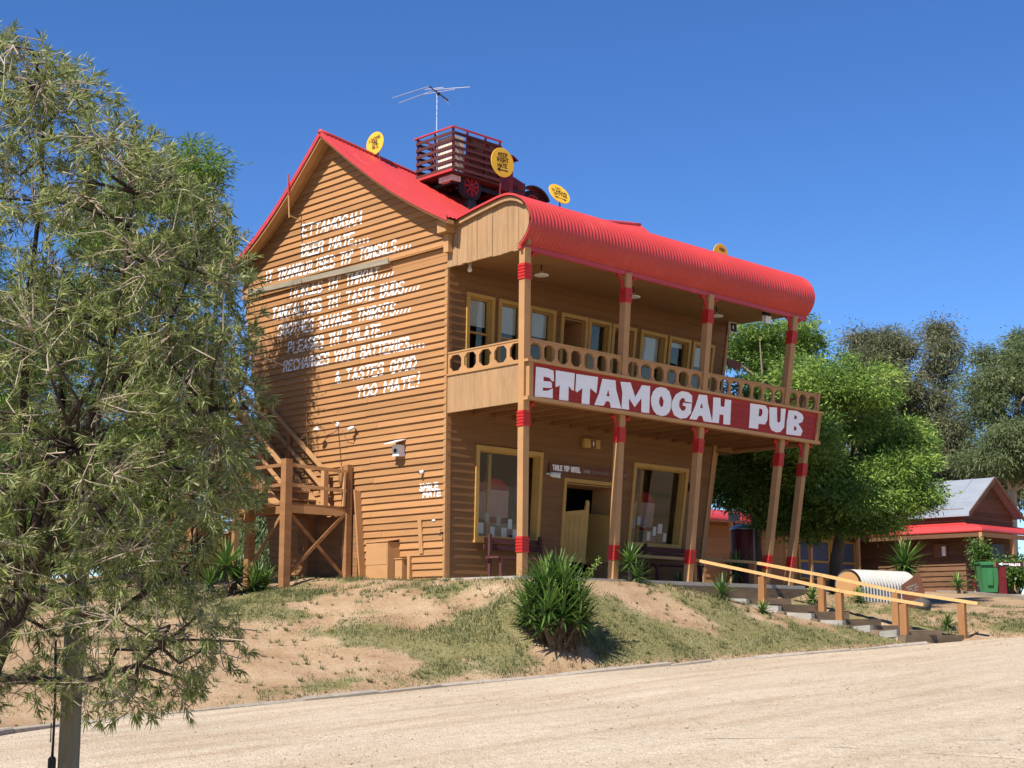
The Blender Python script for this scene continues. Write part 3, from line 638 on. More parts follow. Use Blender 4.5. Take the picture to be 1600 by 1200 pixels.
# bar entrance: frame, dark doorway, half-height swing doors
u0, u1, z0, z1 = OPEN['door']
o = MB(); wbox(o, u0, u1, z1-.08, z1, -.04, .05); wbox(o, u0, u0+.07, -.04, z1-.08, -.04, .048); wbox(o, u1-.07, u1, -.04, z1-.08, -.04, .048); df = o.build('door_frame', 'trim', pub)
o = MB(); wbox(o, u1-.09, u1-.07, -.02, z1-.09, -.72, -.03); wbox(o, u0+.07, u0+.09, -.02, z1-.09, -.72, -.03); wbox(o, u0+.09, u1-.09, z1-.11, z1-.09, -.72, -.03); o.build('reveal', 'tan', df)
def swing(uh, ang, name):
    h = Wp(uh, .45, -.06); dv = np.array([math.cos(ang), math.sin(ang), 0.]); nv = np.array([-dv[1], dv[0], 0.]); upv = np.array([0, -A_, 1.])
    o = MB(); poly = [(0, 0), (.68, -.03), (.70, 1.28), (.67, 1.33), (.61, 1.32), (.60, 1.12), (0, 1.05)]
    o.prism([h+dv*a+upv*b for a, b in poly], nv*.035); lf = o.build('swing_door', 'trim', df)
    o = MB()
    for k in range(4): 
        a = .06+.135*k; o.prism([h+dv*(a+x)+upv*y-nv*.008 for x, y in ((0, .08), (.115, .08), (.115, .98), (0, .98))], nv*.007)
    o.build('door_slats', 'trim', lf)
swing(u0+.09, R(-12), 'l'); swing(u1-.10, R(102), 'r')
wb(4.1, 4.3, .95, 1.25, -.5, -.495, 'notice', 'greypaper', df)
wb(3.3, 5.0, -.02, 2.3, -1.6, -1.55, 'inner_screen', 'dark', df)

# main roof: corrugated sheets following the swayback ridge
def ripple_sheet(profs_x, prof_fn, amp, pitch, x0, x1):
    nper = 6; nx = int((x1-x0)/pitch*nper); xs = np.linspace(0, 1, nx+1); V = []; rows = None
    for t in xs:
        P = prof_fn(t); rows = len(P); V.append(P)
    V = np.array(V)                       # nx+1, rows, 3
    tng = np.gradient(V, axis=1); nrm = np.cross(np.array([1., 0, 0]), tng); nrm /= np.linalg.norm(nrm, axis=2)[..., None]+1e-9
    V = V+nrm*(amp*np.cos(xs*(x1-x0)/pitch*2*math.pi))[:, None, None]
    ii = (np.arange(nx)[:, None]*rows+np.arange(rows-1)[None]).ravel()
    return V.reshape(-1, 3), np.c_[ii, ii+1, ii+1+rows, ii+rows]
SAG = .52
def sag(t): return SAG*math.sin(math.pi*t)**1.15
def main_prof(side):
    def fn(t):
        P = roof_prof(sag(t)); P = P[:13] if side == 0 else P[12:]
        return [(-B_*z-OV+t*(XR(z)+OV+B_*z+OV), y, z) for y, z in P]
    return fn
roof = None
for side, nm in ((0, 'roof'), (1, 'roof_sheeting')):
    V, Fc = ripple_sheet(None, main_prof(side), .010, .105, -1, 9.2)
    V = V-ORG[pub.name]; me = npmesh(nm, V, Fc, True); o = link(nm, me, MT['roof'], pub if side == 0 else roof)
    if side == 0: roof = o
# solid under-lining so the roof has thickness
V1, F1 = [], []
NT = 24; pr_ = [roof_prof(sag(i/NT)) for i in range(NT+1)]; npr = len(pr_[0])
ln_ = MB()
for i in range(NT+1):
    t = i/NT
    for y, z in pr_[i]: ln_.v.append((-B_*z-OV+.01+t*(XR(z)+OV+B_*z+OV-.02), y, z-.05))
for i in range(NT):
    for j in range(npr-1): ln_.f.append((i*npr+j, i*npr+j+1, (i+1)*npr+j+1, (i+1)*npr+j))
ln_.build('roof_lining', 'tan', roof)
# ridge cap and barge boards on the near gable
o = MB(); o.tube([(-B_*(apex[2])-OV-.02+t*(XR(9.7)+2*OV+B_*9.7+.04), apex[1], apex[2]-sag(t)+.012) for t in np.linspace(0, 1, 40)], .055, 8); o.build('ridge_cap', 'roof', roof, True)
def barge(P, x_at, name, m, w0, w1, t0, t1):
    o = MB()
    for (ya, za), (yb2, zb) in zip(P, P[1:]):
        o.hexa([(x_at(za)-t0, ya, za+w0), (x_at(zb)-t0, yb2, zb+w0), (x_at(zb)-t0, yb2, zb+w1), (x_at(za)-t0, ya, za+w1)], [(x_at(za)-t1, ya, za+w0), (x_at(zb)-t1, yb2, zb+w0), (x_at(zb)-t1, yb2, zb+w1), (x_at(za)-t1, ya, za+w1)])
    return o.build(name, m, roof)
xg = lambda z: -B_*z-OV
barge(PR0[:13], xg, 'barge_board', 'roof', -.085, .03, -.015, .012); barge(PR0[12:], xg, 'barge_board', 'roof', -.10, .03, -.015, .012)
barge(PR0[:13], xg, 'soffit_board', 'tan', -.13, -.055, -.19, -.02); barge(PR0[12:], xg, 'soffit_board', 'tan', -.16, -.055, -.19, -.02)
# far gable end boards
xg2 = lambda z: XR(z)+OV
barge(PR0[:13], xg2, 'barge_board', 'roof', -.10, .03, -.012, .015); barge(PR0[12:], xg2, 'barge_board', 'roof', -.10, .03, -.012, .015)

# veranda roof: rises outward from the valley, then rolls over in a bullnose
VP = [(-.78, 7.04), (-1.1, 7.08), (-1.5, 7.15), (-1.95, 7.22), (-2.3, 7.265), (-2.52, 7.255), (-2.72, 7.19), (-2.90, 7.075), (-3.02, 6.93), (-3.09, 6.76), (-3.10, 6.60), (-3.05, 6.44), (-2.95, 6.30), (-2.80, 6.17)]
def cat_rom(P, n):
    P = np.array(P); t = np.linspace(0, len(P)-1, n); i = np.clip(t.astype(int), 0, len(P)-2); f = (t-i)[:, None]
    g = np.gradient(P, axis=0); h00 = 2*f**3-3*f**2+1; h10 = f**3-2*f**2+f; h01 = -2*f**3+3*f**2; h11 = f**3-f**2
    return h00*P[i]+h10*g[i]+h01*P[i+1]+h11*g[i+1]
VS = cat_rom(VP, 40); _t = np.gradient(VS, axis=0); VN = np.c_[_t[:, 1], -_t[:, 0]]; VN /= np.linalg.norm(VN, axis=1)[:, None]; VN *= np.sign(VN[0, 1]); VX0, VX1 = -.70, 8.78
V, Fc = ripple_sheet(None, lambda t: [(VX0+t*(VX1-VX0), y, z) for y, z in VS], .011, .098, VX0, VX1)
vroof = link('veranda_roof', npmesh('veranda_roof', V-ORG[pub.name], Fc, True), MT['roof'], pub)
o = MB(); k = len(VS)
for x in (VX0+.012, VX1-.012):
    for (y, z), (ny, nz_) in zip(VS, VN): o.v.append((x, y-ny*.05, z-nz_*.05))
for j in range(k-1): o.f.append((j, j+1, k+j+1, k+j))
o.build('veranda_roof_lining', 'ceiling', vroof, True)
o = MB(); 
for (ya, za), (yb2, zb) in zip(VS, VS[1:]): o.hexa([(VX0-.012, ya, za-.03), (VX0-.012, yb2, zb-.03), (VX0-.012, yb2, zb+.014), (VX0-.012, ya, za+.014)], [(VX0+.006, ya, za-.03), (VX0+.006, yb2, zb-.03), (VX0+.006, yb2, zb+.014), (VX0+.006, ya, za+.014)])
o.build('roof_edge_trim', 'roof', vroof)
MB().box(VX0-.01, VX1, -2.85, -2.79, 6.11, 6.20).build('gutter_fascia', 'roof', vroof)
MB().box(VX0+.03, VX1-.05, -2.80, -2.70, 6.13, 6.26).build('fascia_beam', 'ceiling', vroof)
MB().hexa([(-.55, -2.72, 6.24), (VX1-.12, -2.72, 6.24), (VX1-.12, -.60, 6.30), (-.55, -.60, 6.30)], [(-.55, -2.72, 6.28), (VX1-.12, -2.72, 6.28), (VX1-.12, -.60, 6.34), (-.55, -.60, 6.34)]).build('veranda_ceiling', 'ceiling', pub)
# boarded end of the veranda roof: vertical planks, each its own piece
endp = MB().hexa([(-.50, -.62, 6.17), (-.50, -2.72, 6.17), (-.50, -2.72, 6.30), (-.50, -.62, 6.30)], [(-.46, -.62, 6.17), (-.46, -2.72, 6.17), (-.46, -2.72, 6.30), (-.46, -.62, 6.30)]).build('end_panel', 'panel', pub)
ztop = lambda y: float(np.interp(-y, -VS[:24, 0], VS[:24, 1]))
ys = np.linspace(-.66, -2.95, 17)
for a, b in zip(ys, ys[1:]):
    rb = random.Random(int(-a*100)); x = -.585+rb.uniform(-.006, .006); zb = 6.14+rb.uniform(-.01, .01)
    lo = lambda y: max(zb, float(np.interp(-y, -VS[::-1][:12, 0][::-1], VS[::-1][:12, 1][::-1]))+.03) if y < -2.80 else zb
    MB().hexa([(x, a-.003, lo(a)), (x, b+.003, lo(b)), (x, b+.003, ztop(b)-.10), (x, a-.003, ztop(a)-.10)], [(x+.06, a-.003, lo(a)), (x+.06, b+.003, lo(b)), (x+.06, b+.003, ztop(b)-.10), (x+.06, a-.003, ztop(a)-.10)]).build('plank', 'panel', endp)
o = MB(); yy = np.linspace(-.70, -2.86, 14)
for a, b in zip(yy, yy[1:]): o.hexa([(-.665, a, ztop(a)-.125), (-.665, b, ztop(b)-.125), (-.665, b, ztop(b)-.03), (-.665, a, ztop(a)-.03)], [(-.60, a, ztop(a)-.125), (-.60, b, ztop(b)-.125), (-.60, b, ztop(b)-.03), (-.60, a, ztop(a)-.03)])
o.build('edge_batten', 'panel', endp)
# square stub of the plate beam at the wall corner
MB().box(-.86, -.60, -.90, -.64, 6.80, 7.02).build('beam_end', 'tan', pub)
MB().box(-.88, -.60, -.92, -.62, 7.025, 7.05).build('beam_cap', 'tan', pub)
MB().box(-.72, -.60, -.82, -.68, 6.42, 6.79).build('beam_bracket', 'tan', pub)

# veranda posts with red turned collars and scroll brackets
VO = 2.2
def post(u, z0, z1, collars, brs, o=VO, w=.075, zb=None):
    p = MB().hexa([Wp(u-w, z0, o-w), Wp(u+w, z0, o-w), Wp(u+w, z0, o+w), Wp(u-w, z0, o+w)], [Wp(u-w, z1, o-w), Wp(u+w, z1, o-w), Wp(u+w, z1, o+w), Wp(u-w, z1, o+w)]).build('post', 'tan', pub)
    for zc in collars:
        m = MB(); e = w+.006
        m.hexa([Wp(u-e, zc, o-e), Wp(u+e, zc, o-e), Wp(u+e, zc, o+e), Wp(u-e, zc, o+e)], [Wp(u-e, zc+.30, o-e), Wp(u+e, zc+.30, o-e), Wp(u+e, zc+.30, o+e), Wp(u-e, zc+.30, o+e)])
        for k in range(5):
            a, b2, e2 = zc+.005+k*.061, zc+.044+k*.061, e+.010
            m.hexa([Wp(u-e2, a, o-e2), Wp(u+e2, a, o-e2), Wp(u+e2, a, o+e2), Wp(u-e2, a, o+e2)], [Wp(u-e2, b2, o-e2), Wp(u+e2, b2, o-e2), Wp(u+e2, b2, o+e2), Wp(u-e2, b2, o+e2)])
        m.build('collar', 'red', p)
    for zb_ in brs:
        for s in (-1, 1):
            if u < .2 and s < 0: continue
            m = MB(); pts = []
            for k in range(13):
                t = k/12; a = t*math.pi*.5
                uu = u+s*(w+.015+.14*(1-math.cos(a))); zz_ = zb_-.33+.28*math.sin(a)+.03*math.sin(t*9); pts.append(Wp(uu, zz_, o))
            m.tube(pts, [.022+.016*abs(math.sin(k*.9)) for k in range(13)], 8); m.lathe([(0, -.03), (.042, -.03), (.042, .03), (0, .03)], Wp(u+s*(w+.14), zb_-.05, o), (0, 1, 0), 12)
            m.build('scroll_bracket', 'red', p, True)
    return p
post(-.03, -.08, 6.15, [.42, 2.78, 5.55], [3.28, 6.14]); post(2.56, -.08, 6.15, [.36, 2.72, 5.55], [3.28, 6.14]); post(4.97, -.08, 6.15, [.36, 2.72, 5.52], [3.28, 6.14])
post(7.75, -.08, 6.15, [.34, 2.66, 5.50], [3.28, 6.14]); post(8.66, -.08, 3.34, [.34, 2.50], [3.28])
post(8.45, -.08, 3.34, [], [], o=-.3, w=.08)

# veranda slab, balcony floor, joists, parapet rails
sb = MB().hexa([(-.25, -2.38, -.42), (9.05, -2.38, -.42), (9.05, .02, -.42), (-.25, .02, -.42)], [(-.25, -2.38, -.02), (9.05, -2.38, -.02), (9.05, -.02, -.02), (-.25, -.02, -.02)]); vsl = sb.build('veranda_slab', 'slab', pub); MB().box(-.27, 9.07, -2.43, -2.382, -.8, -.10).build('slab_skirt', 'sleeper', vsl)
U1 = 8.93
fl = wb(.02, U1-.03, 3.42, 3.50, -.0, VO+.02, 'balcony_floor', 'timber', pub)
for k in range(17): wb(.12+k*.54, .17+k*.54, 3.30, 3.42, .03, VO-.12, 'joist', 'timber', fl)
wb(.0, U1, 3.28, 3.41, VO-.10, VO-.03, 'edge_beam', 'timber', fl)
MB().hexa([Wp(U1-.05, 3.25, -.6), Wp(U1+.03, 3.25, -.6), Wp(U1+.03, 3.45, -.6), Wp(U1-.05, 3.45, -.6)], [Wp(U1-.05, 3.25, VO-.1), Wp(U1+.03, 3.25, VO-.1), Wp(U1+.03, 3.45, VO-.1), Wp(U1-.05, 3.45, VO-.1)]).build('side_beam', 'tan', fl)
MB().hexa([Wp(LW+.02, 3.25, .02), Wp(U1-.06, 3.25, .02), Wp(U1-.06, 3.42, .02), Wp(LW+.02, 3.42, .02)], [Wp(LW+.02, 3.25, -.5), Wp(U1-.06, 3.25, -.5), Wp(U1-.06, 3.42, -.5), Wp(LW+.02, 3.42, -.5)]).build('side_deck', 'timber', fl)
wb(-.11, U1+.05, 3.265, 3.335, VO+.077, VO+.19, 'lower_rail', 'tan', fl)
wb(-.11, U1+.05, 3.985, 4.035, VO+.077, VO+.19, 'sill_rail', 'tan', fl)
wb(-.05, .05, 3.336, 3.984, VO+.077, VO+.165, 'parapet_stile', 'tan', fl); wb(U1-.10, U1-.04, 3.336, 3.984, VO+.077, VO+.165, 'parapet_stile', 'tan', fl); wb(U1-.01, U1+.03, 3.336, 3.984, VO-.03, VO+.15, 'parapet_stile', 'tan', fl)
wb(.05, U1-.10, 3.336, 3.984, VO+.077, VO+.10, 'parapet_lining', 'tan', fl)
# left balcony end: plain panel
def gseg(y0, y1, z0, z1, o0, o1, name, m, par, mb=None): 
    o = mb or MB(); return gbox(o, y0, y1, z0, z1, o0, o1).build(name, m, par) if mb is None else gbox(o, y0, y1, z0, z1, o0, o1)
yw = lambda z: -A_*z-.012; yf = lambda z: -A_*z-VO+.075
def gslab(z0, z1, o0, o1, name, m, par):
    return MB().hexa([Gp(yw(z0), z0, o0), Gp(yf(z0), z0, o0), Gp(yf(z1), z1, o0), Gp(yw(z1), z1, o0)], [Gp(yw(z0), z0, o1), Gp(yf(z0), z0, o1), Gp(yf(z1), z1, o1), Gp(yw(z1), z1, o1)]).build(name, m, par)
ep = gslab(3.26, 3.99, -.05, .005, 'balcony_end_panel', 'panel', pub)
gslab(3.992, 4.03, -.06, .03, 'end_sill', 'tan', ep)
# pierced balustrades: octagonal openings cut through thick boards
def balustrade(fn, s0, s1, n, z0, z1, t0, t1, name):
    o = MB(); cw = (s1-s0)/n; zm, hz = (z0+z1)/2, (z1-z0)
    for i in range(n):
        a, b = s0+i*cw, s0+(i+1)*cw; c = (a+b)/2; hx, hh = cw*.40, hz*.40; ch = min(hx, hh)*.52
        oc = [(c-hx+ch, zm-hh), (c+hx-ch, zm-hh), (c+hx, zm-hh+ch), (c+hx, zm+hh-ch), (c+hx-ch, zm+hh), (c-hx+ch, zm+hh), (c-hx, zm+hh-ch), (c-hx, zm-hh+ch)]
        ou = [(c-hx+ch, z0), (c+hx-ch, z0), (b, zm-hh+ch), (b, zm+hh-ch), (c+hx-ch, z1), (c-hx+ch, z1), (a, zm+hh-ch), (a, zm-hh+ch)]
        co = {1: (b, z0), 3: (b, z1), 5: (a, z1), 7: (a, z0)}
        for t, fl_ in ((t1, 1), (t0, -1)):
            for k in range(8):
                k2 = (k+1) % 8; ring = [ou[k]]+([co[k]] if k in co else [])+[ou[k2], oc[k2], oc[k]]
                pts = [fn(s, z, t) for s, z in ring]; 
                if fl_ < 0: pts = pts[::-1]
                o.add(pts, [tuple(range(len(pts)))])
        for k in range(8):
            k2 = (k+1) % 8; o.add([fn(*oc[k], t1), fn(*oc[k2], t1), fn(*oc[k2], t0), fn(*oc[k], t0)], [(0, 1, 2, 3)])
    bl = o.build(name, 'tan', pub)
    q = [fn(s0, z1+.002, t0-.012), fn(s1, z1+.002, t0-.012), fn(s1, z1+.03, t0-.012), fn(s0, z1+.03, t0-.012)]; q2 = [fn(s0, z1+.002, t1+.012), fn(s1, z1+.002, t1+.012), fn(s1, z1+.03, t1+.012), fn(s0, z1+.03, t1+.012)]
    MB().hexa(q, q2).build('top_rail', 'tan', bl); return bl
fr_ = lambda s, z, t: Wp(s, z, VO+t)
balustrade(fr_, .05, 2.48, 7, 4.036, 4.43, -.01, .04, 'balustrade'); balustrade(fr_, 2.64, 4.89, 6, 4.036, 4.43, -.01, .04, 'balustrade')
balustrade(fr_, 5.05, 7.67, 7, 4.036, 4.43, -.01, .04, 'balustrade'); balustrade(fr_, 7.83, U1-.06, 3, 4.036, 4.43, -.01, .04, 'balustrade')
gr_ = lambda s, z, t: Gp(-A_*z-.02-s, z, t)
balustrade(gr_, 0., VO-.06, 5, 4.031, 4.43, -.04, .0, 'balustrade')
gr2 = lambda s, z, t: Wp(U1-.0, z, 0)*np.array([1, 0, 1])+np.array([t, -A_*z-s, 0])
balustrade(gr2, .3, VO-.05, 5, 4.036, 4.43, -.04, .0, 'balustrade')
MB().hexa([Wp(U1-.06, 4.036, VO-.03), Wp(U1+.02, 4.036, VO-.03), Wp(U1+.02, 4.036, VO+.06), Wp(U1-.06, 4.036, VO+.06)], [Wp(U1-.06, 4.50, VO-.03), Wp(U1+.02, 4.50, VO-.03), Wp(U1+.02, 4.50, VO+.06), Wp(U1-.06, 4.50, VO+.06)]).build('newel_post', 'tan', fl)

# ------------------------------------------------------------------ painted wall lettering (on the weatherboards)
def board_index(z):
    return max(0, sum(1 for b_ in BROW if b_[0] <= z)-1)
def clip_poly(P, z0, z1):
    def cut(P, f):
        out = []
        for i in range(len(P)):
            a, b = P[i], P[(i+1) % len(P)]; fa, fb = f(a), f(b)
            if fa >= 0: out.append(a)
            if (fa >= 0) != (fb >= 0):
                t = fa/(fa-fb); out.append((a[0]+(b[0]-a[0])*t, a[1]+(b[1]-a[1])*t))
        return out
    P = cut(P, lambda p: p[1]-z0)
    return cut(P, lambda p: z1-p[1]) if len(P) > 2 else []
def wall_line(text, bl, br, hpx, th=.042, shear=.16, seed=1, split=False):
    a = gab(bl[0], bl[1], .02); b = gab(br[0], br[1], .02); t = gab(bl[0], bl[1]-hpx, .02)
    ln = a[1]-b[1]; ht = t[2]-a[2]; o = MB(); words = [o]; wi = (0, -1)
    for k, (q, ci) in enumerate(zip(*strokes(text, ln, ht, th, .34, shear, .035, seed, True))):
        wn_ = (text[:ci].count(' '), ci if text[ci] == '.' else -1)
        if split and wn_ != wi: wi = wn_; o = MB(); words.append(o)
        P = [(a[1]-u, a[2]+(b[2]-a[2])*u/ln+v) for u, v in q]
        zs_ = [p[1] for p in P]
        for i in range(board_index(min(zs_)), board_index(max(zs_))+1):
            z0, z1 = BROW[i][:2]; Q = clip_poly(P, z0+.003, z1-.002)
            if len(Q) < 3: continue
            
            o.add([Gp(y, z, board_off(i, z)+.0075+.0005*(k % 9)) for y, z in Q], [tuple(range(len(Q)))])
    return words if split else o
WT = [("ETTAMOGAH", (476, 371), (567, 350), 17), ("BEER MATE....", (475, 401), (580, 377), 17), ("IT TRANQUILISES TH' TONSILS....", (419, 443), (646, 388), 16.5),
      ("TICKLES TH' THROAT....", (452, 466), (616, 430), 17), ("TANTALISES TH' TASTE BUDS....", (426, 500), (656, 452), 17), ("SOOTHES SAVAGE THIRSTS....", (435, 526), (642, 486), 16.5),
      ("PLEASES TH' PALATE...", (451, 552), (612, 521), 16.5), ("RECHARGES YOUR BATTERIES....", (444, 581), (664, 541), 16), ("& TASTES GOOD", (525, 598), (650, 575), 16.5), ("TOO MATE!", (558, 623), (657, 604), 17)]
lettering = None
for i, (t, a, b, h) in enumerate(WT):
    for mb_ in wall_line(t, a, b, h, seed=20+i, split=True): mb_.build('painted_word', 'white', pub)
wall_line("SMILE", (657, 766.5), (685, 763.5), 9, .03, .05, 51).build('painted_word', 'white', pub); wall_line("MATE", (662, 777.5), (689, 774), 9, .03, .05, 52).build('painted_word', 'white', pub)
gbox(MB(), gab(679, 813)[1]-.05, gab(679, 813)[1]+.04, gab(679, 813)[2]-.015, gab(679, 813)[2]+.015, .028, .034).build('number_plate', 'white', pub)

# ------------------------------------------------------------------ the big name board
SO = VO+.1005
sign = root('name_board', 'long red board with big white wonky letters along the balcony front', 'sign', Wp(.1, 3.34, SO))
zz0 = 3.337
for k in range(5):
    a = zz0+k*.1293; wb(.052, U1-.102, a+.0015, a+.1275, SO, SO+.024+.004*((k*7) % 3-1), 'sign_plank', 'signred', sign)
def zoomA(P, ox, oy): return [(ox+x/6.6667, oy+y/6.6667) for x, y in P]
LET = {
 'letter_e': [(810, 550, [(182, 153), (300, 172), (364, 195), (369, 303), (352, 305), (322, 270), (262, 256), (258, 303), (330, 308), (346, 322), (348, 372), (325, 376), (254, 370), (251, 403), (305, 403), (356, 380), (355, 485), (268, 472), (168, 466)], None)],
 'letter_t': [(810, 550, [(388, 190), (585, 222), (575, 405), (555, 395), (522, 352), (518, 510), (422, 498), (430, 345), (405, 362), (385, 362)], None), (810, 550, [(602, 228), (828, 262), (812, 430), (795, 418), (745, 375), (738, 548), (655, 538), (665, 375), (610, 420), (592, 405)], None)],
 'letter_a': [(810, 550, [(872, 278), (1008, 295), (1018, 400), (1070, 592), (960, 580), (950, 520), (915, 510), (885, 560), (788, 552), (838, 430)], [[(935, 385), (948, 462), (915, 460)]]), (1040, 560, [(345, 375), (430, 385), (440, 470), (486, 668), (395, 655), (380, 600), (345, 597), (320, 640), (246, 632), (310, 490)], [[(375, 462), (388, 518), (355, 515)]])],
 'letter_m': [(810, 550, [(1062, 310), (1165, 318), (1215, 470), (1285, 345), (1370, 355), (1360, 638), (1278, 628), (1280, 480), (1210, 575), (1150, 480), (1150, 602), (1072, 592), (1082, 420)], None)],
 'letter_o': [(810, 550, [(1480, 365), (1530, 375), (1570, 410), (1592, 480), (1590, 560), (1572, 625), (1535, 660), (1490, 668), (1440, 652), (1405, 610), (1382, 545), (1380, 475), (1400, 415), (1435, 375)], [[(1490, 455), (1512, 510), (1505, 565), (1480, 572), (1462, 530), (1468, 480)]])],
 'letter_g': [(1040, 560, [(274, 462), (200, 448), (196, 418), (170, 410), (143, 440), (138, 500), (160, 540), (190, 548), (210, 520), (205, 497), (178, 492), (180, 462), (272, 470), (262, 570), (215, 622), (150, 628), (88, 592), (60, 520), (66, 445), (105, 375), (165, 340), (232, 352), (274, 388)], None)],
 'letter_h': [(1040, 560, [(495, 405), (570, 412), (572, 500), (610, 505), (618, 425), (682, 435), (670, 692), (598, 685), (602, 590), (560, 583), (552, 675), (484, 665), (492, 520)], None)],
 'letter_p': [(1040, 560, [(880, 468), (975, 480), (1040, 492), (1068, 540), (1058, 640), (1035, 688), (965, 682), (962, 735), (866, 722), (875, 600)], [[(975, 520), (1005, 530), (1008, 570), (995, 600), (965, 605)]])],
 'letter_u': [(1040, 560, [(1080, 508), (1158, 512), (1160, 660), (1175, 672), (1195, 655), (1200, 522), (1250, 525), (1232, 720), (1195, 765), (1150, 770), (1100, 745), (1080, 690)], None)],
 'letter_b': [(1040, 560, [(1280, 538), (1370, 548), (1420, 580), (1435, 620), (1420, 665), (1380, 680), (1415, 735), (1425, 760), (1405, 808), (1255, 790), (1262, 650)], [[(1340, 590), (1365, 600), (1365, 628), (1338, 635)], [(1338, 700), (1362, 720), (1360, 750), (1332, 750)]])],
}
import bmesh
LO = SO+.030
for nm, lst in LET.items():
    for ox, oy, outer, holes in lst:
        bm = bmesh.new(); es = []
        for ring in [outer]+(holes or []):
            vs_ = [bm.verts.new(Vector(fro(px, py, LO)-ORG[sign.name])) for px, py in zoomA(ring, ox, oy)]
            es += [bm.edges.new((vs_[i], vs_[(i+1) % len(vs_)])) for i in range(len(vs_))]
        res = bmesh.ops.triangle_fill(bm, use_beauty=True, use_dissolve=False, edges=es)
        bmesh.ops.recalc_face_normals(bm, faces=bm.faces)
        ex = bmesh.ops.extrude_face_region(bm, geom=list(bm.faces))
        for v in [e for e in ex['geom'] if isinstance(e, bmesh.types.BMVert)]: v.co += Vector((0, -.006, 0))
        bmesh.ops.recalc_face_normals(bm, faces=bm.faces)
        me = bpy.data.meshes.new(nm); bm.to_mesh(me); bm.free(); link(nm, me, MT['signwhite'], sign)

# ------------------------------------------------------------------ outside staircase on the gable wall
st = root('timber_staircase', 'brown timber outside staircase with landing against the gable wall', 'staircase', (-1, 3.2, .05))
def sbar(p, q, w_, h_, name, m='timber', up=(0, 0, 1), par=None): return MB().bar(p, q, w_, h_, up).build(name, m, par or st)
LZ = 1.55
gA, gB = gz(-1.95, 2.7), gz(-1.95, 4.0)
for (x, y, top, wd) in ((-1.95, 2.70, 2.45, .17), (-1.95, 3.95, 2.35, .16), (-.34, 2.72, 2.45, .14), (-.42, 3.95, 1.45, .14)):
    sbar((x, y, gz(x, y)-.1), (x, y, top), wd, wd, 'post', up=(0, 1, 0))
sbar((-.42, 3.42, LZ-.1), (-.42, 3.42, 2.42), .12, .12, 'newel', 'tan', (0, 1, 0))
sbar((-1.86, 2.70, LZ-.12), (-.41, 2.72, LZ-.12), .06, .16, 'landing_beam', 'tan'); sbar((-1.95, 2.79, LZ-.14), (-1.95, 3.87, LZ-.14), .06, .16, 'landing_beam'); sbar((-1.86, 3.95, LZ-.12), (-.5, 3.95, LZ-.12), .06, .16, 'landing_beam')
for k in range(9): MB().box(-2.0+k*.185, -2.0+k*.185+.17, 2.68, 4.0, LZ-.035, LZ).build('deck_board', 'timber', st)
for zr in (2.33, 1.92):
    sbar((-1.86, 2.66, zr), (-.42, 2.66, zr-.04), .04, .07, 'guard_rail', 'tan'); sbar((-1.99, 2.79, zr), (-1.99, 3.87, zr), .04, .07, 'guard_rail')
sbar((-.50, 2.66, LZ), (-.48, 2.66, 2.27), .05, .07, 'guard_stile', 'tan', (0, 1, 0))
sbar((-1.86, 2.68, .10), (-.42, 2.70, 1.40), .03, .07, 'brace'); sbar((-1.86, 2.74, 1.38), (-.42, 2.76, .12), .03, .07, 'brace'); sbar((-1.95, 2.80, 1.35), (-1.95, 3.86, .3), .03, .07, 'brace')
# upper flight along the wall, rising towards the back
fa, fb = np.array((0, 3.62, LZ)), np.array((0, 7.1, LZ+2.75))
for x in (-.42, -1.5):
    sbar(fa+(x, 0, -.02), fb+(x, 0, -.02), .05, .26, 'stringer', 'tan'); sbar(fa+(x, -.2, .82), fb+(x, 0, .92), .05, .09, 'handrail', 'tan'); sbar(fa+(x, -.2, .42), fb+(x, 0, .52), .04, .08, 'mid_rail', 'tan')
    for t in (.33, .66, .98):
        p = fa+(fb-fa)*t; sbar(p+(x, 0, -.1), p+(x, 0, .92), .07, .07, 'baluster', 'timber', (0, 1, 0))
for k in range(13):
    p = fa+(fb-fa)*((k+.7)/13.5); MB().box(-1.48, -.44, p[1]-.13, p[1]+.13, p[2]+.02, p[2]+.06).build('tread', 'timber', st)
sbar((-1.5, 6.2, gz(-1.5, 6.2)-.1), (-1.5, 6.2, 3.4), .15, .15, 'post', up=(0, 1, 0)); sbar((-.75, 7.0, gz(-.75, 7.)-.1), (-.75, 7.0, 4.2), .15, .15, 'post', up=(0, 1, 0))
# lower flight away from the landing
fa, fb = np.array((0, 4.0, LZ-.06)), np.array((0, 5.9, gz(-2.5, 5.9)+.02))
for x in (-2.0, -2.95): sbar(fa+(x, 0, -.02), fb+(x, 0, -.02), .05, .24, 'stringer')
for k in range(7):
    p = fa+(fb-fa)*((k+.8)/7.6); MB().box(-2.92, -2.03, p[1]-.13, p[1]+.13, p[2]+.03, p[2]+.07).build('tread', 'timber', st)
MB().box(-2.95, -2.02, 3.0, 4.0, LZ-.06, LZ-.02).build('landing_step', 'timber', st)
for x in (-2.0, -2.95):
    sbar(fa+(x, 0, .86), fb+(x, .1, .86), .05, .09, 'handrail'); sbar(fb+(x, -.2, -.1), fb+(x, -.2, .95), .09, .09, 'newel', up=(0, 1, 0))
sbar((-2.93, 3.05, gz(-2.93, 3.05)-.1), (-2.93, 3.05, LZ-.07), .1, .1, 'post', up=(0, 1, 0))
